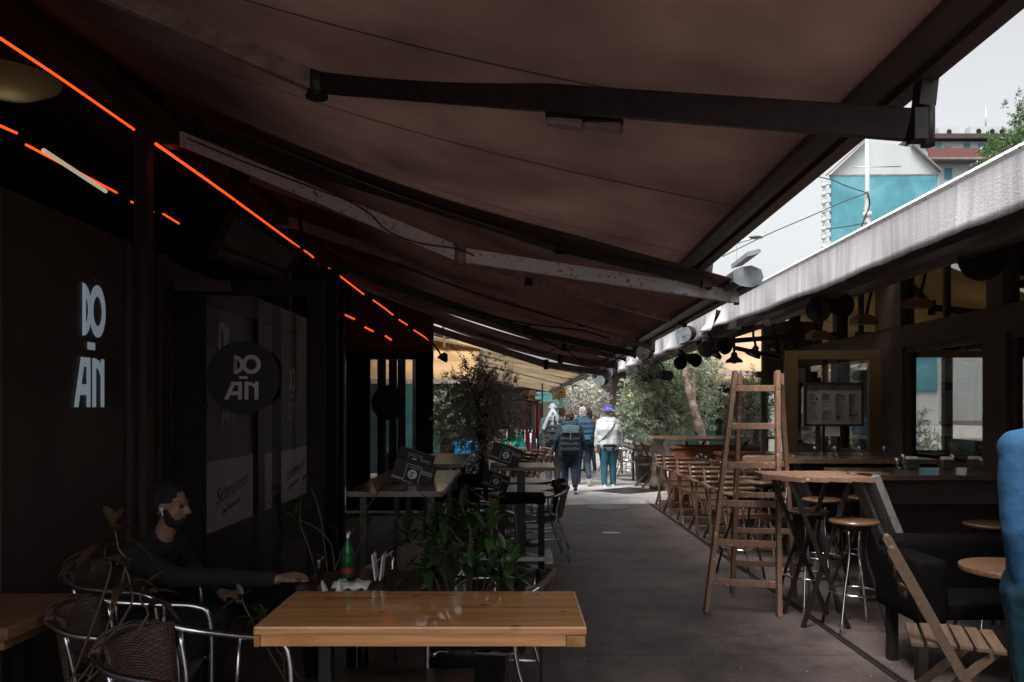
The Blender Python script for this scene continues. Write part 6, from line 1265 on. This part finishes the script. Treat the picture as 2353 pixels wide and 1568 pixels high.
# 2 brown hair navy coat roll-top pack
t, T, L_, q, R, s, dz = person('walker with short brown hair, navy coat and roll-top backpack, nearest of the group', 1.04, 14.8, 1.54, 0, ((.05, .08), (-.22, .3)), ((-.1, .3, .35), (.15, .3, .3)), navy, jean, cloth('navy_shoes', (.02, .04, .08)), brownhair, .2, .46, 1.38, group=g_, crop=.16)
backpack(t, L_, (.0, -.115, .645), .31, .44, .16, cloth('slate_pack', (.016, .026, .036)), M['black'], cloth('grey_blue_flap', (.1, .16, .19)))
m = MB(); a = L_((0, -.05, .83)); m.cap(a+V((-.1, 0, 0)), a+V((.1, 0, 0)), .06); m.cap(a+V((-.06, -.04, -.05)), a+V((.06, -.04, -.05)), .05); organic(m, 'hood', navy, t, .012, 4, .012, .08)
# 3 grey hair teal jacket
t, T, L_, q, R, s, dz = person('walker with silver bob, dark teal jacket and blue daypack beside the navy coat', 1.42, 16.3, 1.6, 0, ((.15, .1), (-.15, .75)), ((.0, .12, .2), (-.1, .16, .15)), teal, jean, purple, greyhair, .3, .5, 1.25, group=g_)
backpack(t, L_, (.02, -.105, .68), .28, .42, .17, cloth('blue_daypack', (.015, .05, .09)), M['black'], None, cloth('blue_pocket', (.04, .14, .22)), None, True)
m = MB(); a = L_((0, -.045, .83)); m.cap(a+V((-.11, 0, 0)), a+V((.09, 0, 0)), .06); m.cap(a+V((-.06, -.04, -.05)), a+V((.05, -.04, -.05)), .05); organic(m, 'hood', teal, t, .012, 4, .012, .08)
# 4 blue hat white jacket
t, T, L_, q, R, s, dz = person('walker in a violet-blue bucket hat, white quilted jacket and teal jeans', 1.92, 16.1, 1.62, 0, ((-.08, .08), (.08, .1)), ((.0, .2, .1), (.02, .22, .1)), quilt, tealjean, M['white'], greyhair, -.02, .52, 1.45, group=g_)
m = MB(); m.lathe([(.001, s*.62), (s*.3, s*.61), (s*.4, s*.5), (s*.44, s*.2), (s*.62, s*.02), (s*.61, 0), (s*.4, s*.12)], q(0, -.04, .0), 28); m.build('bucket_hat', cloth('violet_hat', (.1, .09, .42)), t)
m = MB(); m.tube(curve([L_((.085, -.01, .83)), L_((.05, -.1, .74)), L_((-.05, -.11, .62)), L_((-.13, -.05, .54))], 5), .016, 8, flat=.3); m.box(L_((-.13, -.04, .46)), (.06, .14, .18)); m.build('shoulder_bag', cloth('dark_bag', (.06, .045, .05)), t, .004)
m = MB(); m.lathe([(.2, 0), (.205, .03), (.2, .06)], L_((0, 0, .485)), 24); m.build('belt_band', M['black'], t)
# partly hidden walkers
person('walker in an olive jacket glimpsed between the head scarf and the navy coat', 1.07, 17.6, 1.57, 0, top=olive, trouser=blackt, hair=cloth('auburn_hair', (.16, .08, .055), .3, 20), hairlen=.05, group=g_)
person('walker in a wine red sweater with long dark hair, farthest of the group', 1.86, 19.6, 1.55, .2, top=red, trouser=jean, hair=brownhair, hairlen=.35, group=g_)
person('distant shopper in a dark red top by the far shop panels', .9, 23.5, 1.6, .6, top=red, trouser=blackt, hair=dkhair, hairlen=.0)

# seated people
def seated(lab, hip, face, H, top, trouser, hair, arms, hairlen=0, lean=.05, vox=.013, hat=None, headf=None, seat=.45, beard=False, hem=.0, group=None, torso=1.0, knees=None):
    """hip world point on the seat; arms: list of (elbow, wrist, hand dir, back-of-hand dir, curl, side) in world coordinates"""
    t = thing('person', lab, 'person', (hip[0], hip[1], 0), group); f = V(face).normalized(); r = f.cross(V((0, 0, 1))); hip = V(hip)
    def T(a, b, c): return hip+r*a*H+f*b*H+V((0, 0, c*H))
    body = MB(); tp = MB(); tr_ = MB()
    ch = T(0, lean*1.0, .3*torso-.02)
    for s in (-1, 1):
        A = T(s*.055, 0, .03); B_ = T(s*.075, .27, .03); C = V((B_.x, B_.y, .09))-f*.02*H
        body.cap(A, B_, .05*H, .034*H); body.cap(B_, C, .033*H, .02*H); body.cap(C-V((0, 0, .04)), C+f*.1*H-V((0, 0, .05)), .018*H, .014*H)
        tr_.cap(A, B_, .06*H, .042*H); tr_.cap(B_, C, .04*H, .028*H)
        m = MB(); m.cap(C-V((0, 0, .045)), C+f*.11*H-V((0, 0, .05)), .025*H, .022*H); organic(m, 'shoe', M['black'], t, .01, 4)
    tr_.cap(T(-.04, 0, .03), T(.04, 0, .03), .065*H)
    for s in (-1, 1): tp.cap(T(s*.035, 0, .06), T(s*.04, lean*.6, .2*torso), .072*H, .07*H); tp.cap(T(s*.04, lean*.6, .2*torso), T(s*.05, lean, .29*torso), .07*H, .052*H)
    body.cap(T(0, 0, .06), T(0, lean*.8, .25*torso), .05*H, .04*H); shz = .3*torso
    tp.cap(T(-.1, lean, shz), T(.1, lean, shz), .045*H); body.cap(T(-.09, lean, shz), T(.09, lean, shz), .035*H)
    nk = T(0, lean*1.15, shz+.01); hd_ = T(0, lean*1.15+.035, shz+.135); body.cap(nk, hd_-V((0, 0, .05*H)), .034*H, .031*H); tp.cap(nk, nk+V((0, 0, .025*H)), .045*H, .038*H)
    for s, (E, Wr, dd, up, curl, sd_) in zip((-1, 1), arms):
        S0 = T(s*.115, lean, shz-.005); E = V(E); Wr = V(Wr)
        body.cap(S0, E, .028*H, .023*H); body.cap(E, Wr, .022*H, .0155*H); tp.cap(S0, E, .041*H, .033*H); tp.cap(E, E.lerp(Wr, .95), .032*H, .025*H)
        hand(body, Wr, dd, up, H/1.75, curl, sd_)
    q, R = head(body, hd_, .135*H, headf or f)
    organic(body, 'body', M['skin'], t, .0075 if vox < .012 else .011, 2); organic(tp, 'jacket', top, t, vox, 6, .014, .1); organic(tr_, 'trousers', trouser, t, vox, 5)
    s = .135*H; ey = MB()
    for k in (-1, 1): ey.ell(q(k*.13, .345, .04), s*.04, 8, 6)
    ey.build('eyes', M['black'], t)
    m = MB(); m.ell(q(0, -.1, .17), (s*.36, s*.41, s*.37), 16, 12, R)
    for a in range(9):
        an = -pi*.08-pi*.84*a/8; m.cap(q(cos(an)*.29, -.12+sin(an)*.3, .1), q(cos(an)*.29, -.12+sin(an)*.3, -.06-hairlen), s*.1, s*.08, 10)
    organic(m, 'hair', hair, t, .008, 3, .012, .03)
    if beard:
        m = MB(); m.ell(q(0, .21, -.36), (s*.2, s*.2, s*.17), 12, 8, R)
        for k in (-1, 1): m.cap(q(k*.25, .02, -.05), q(k*.19, .15, -.33), s*.07, s*.12, 10); m.cap(q(k*.03, .415, -.165), q(k*.1, .37, -.22), s*.025, s*.02, 8)
        m.cap(q(-.1, .3, -.35), q(.1, .3, -.35), s*.08); organic(m, 'beard', hair, t, .006, 3, .006, .02)
        m = MB()
        for k in (-1, 1): m.cap(q(k*.06, .37, .13), q(k*.2, .3, .14), s*.02, s*.012, 8)
        m.build('eyebrows', hair, t)
    return t, q, R, s
wr = P(634, 1332, 3.98)
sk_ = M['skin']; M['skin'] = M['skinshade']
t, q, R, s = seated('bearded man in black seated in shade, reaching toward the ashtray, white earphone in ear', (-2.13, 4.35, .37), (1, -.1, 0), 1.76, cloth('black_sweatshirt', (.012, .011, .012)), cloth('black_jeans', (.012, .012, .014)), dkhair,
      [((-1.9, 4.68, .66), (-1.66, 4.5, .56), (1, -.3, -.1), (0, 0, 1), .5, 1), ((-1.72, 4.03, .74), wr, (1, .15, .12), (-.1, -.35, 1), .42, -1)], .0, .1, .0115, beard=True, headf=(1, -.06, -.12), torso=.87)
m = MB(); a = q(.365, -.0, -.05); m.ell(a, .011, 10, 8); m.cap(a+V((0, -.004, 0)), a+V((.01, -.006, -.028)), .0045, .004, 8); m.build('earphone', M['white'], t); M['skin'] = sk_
seated('seated person in a bright teal coat at a table on the left, turned left', (.2, 17.4, .45), (-1, .1, 0), 1.66, tealc, blackt, brownhair, [((-.05, 17.7, .8), (-.28, 17.6, .86), (-1, 0, .2), (0, 0, 1), .5, 1), ((-.0, 17.05, .78), (-.25, 17.1, .84), (-1, 0, .2), (0, 0, 1), .5, -1)], .02, .05)
seated('seated person in a blue jacket behind the dark olive trunk', (-.95, 14.9, .42), (.3, 1, 0), 1.6, bluej, blackt, brownhair, [((-1.2, 15.1, .7), (-1.05, 15.3, .74), (.5, 1, 0), (0, 0, 1), .5, 1), ((-.65, 15.05, .7), (-.75, 15.3, .74), (-.3, 1, 0), (0, 0, 1), .5, -1)], .02, .02)
# blue sweater at the right edge, hand in pocket
bs = cloth('blue_sweater', (.012, .075, .17), .2, 6); bj = cloth('blue_jeans', (.006, .055, .09), .3, 20)
H = 1.81
t, T, L_, q, R, s, dz = person('person in blue sweater and jeans at the right edge, hand in pocket, back to camera', 2.04, 2.9, H, .05, ((0, 0), (.02, .02)), ((-.12, .1, .3), (-.1, .2, .3)), bs, bj, M['black'], dkhair, .0, .5, 1.5, vox=.01, pocket=-1, folds=.012, fscale=.1, tb=1.22)
m = MB(); a = L_((-.098, -.052, .5)); m.tube(curve([a+V((-.03, .06, .04)), a+V((-.02, .0, -.02)), a+V((.06, -.03, -.03))], 4), .004, 6); m.build('pocket_seam', M['frost'], t)

# ================================================================ bake the organic surfaces
bpy.context.view_layer.update(); dg = bpy.context.evaluated_depsgraph_get()
new = [(o, bpy.data.meshes.new_from_object(o.evaluated_get(dg))) for o in REMESH]
for o, me in new:
    mt = o.data.materials[0]; o.modifiers.clear(); o.data = me; me.materials.clear(); me.materials.append(mt)
    me.polygons.foreach_set('use_smooth', [True]*len(me.polygons))
for o in bpy.data.objects:
    if 'hc' in o: del o['hc']
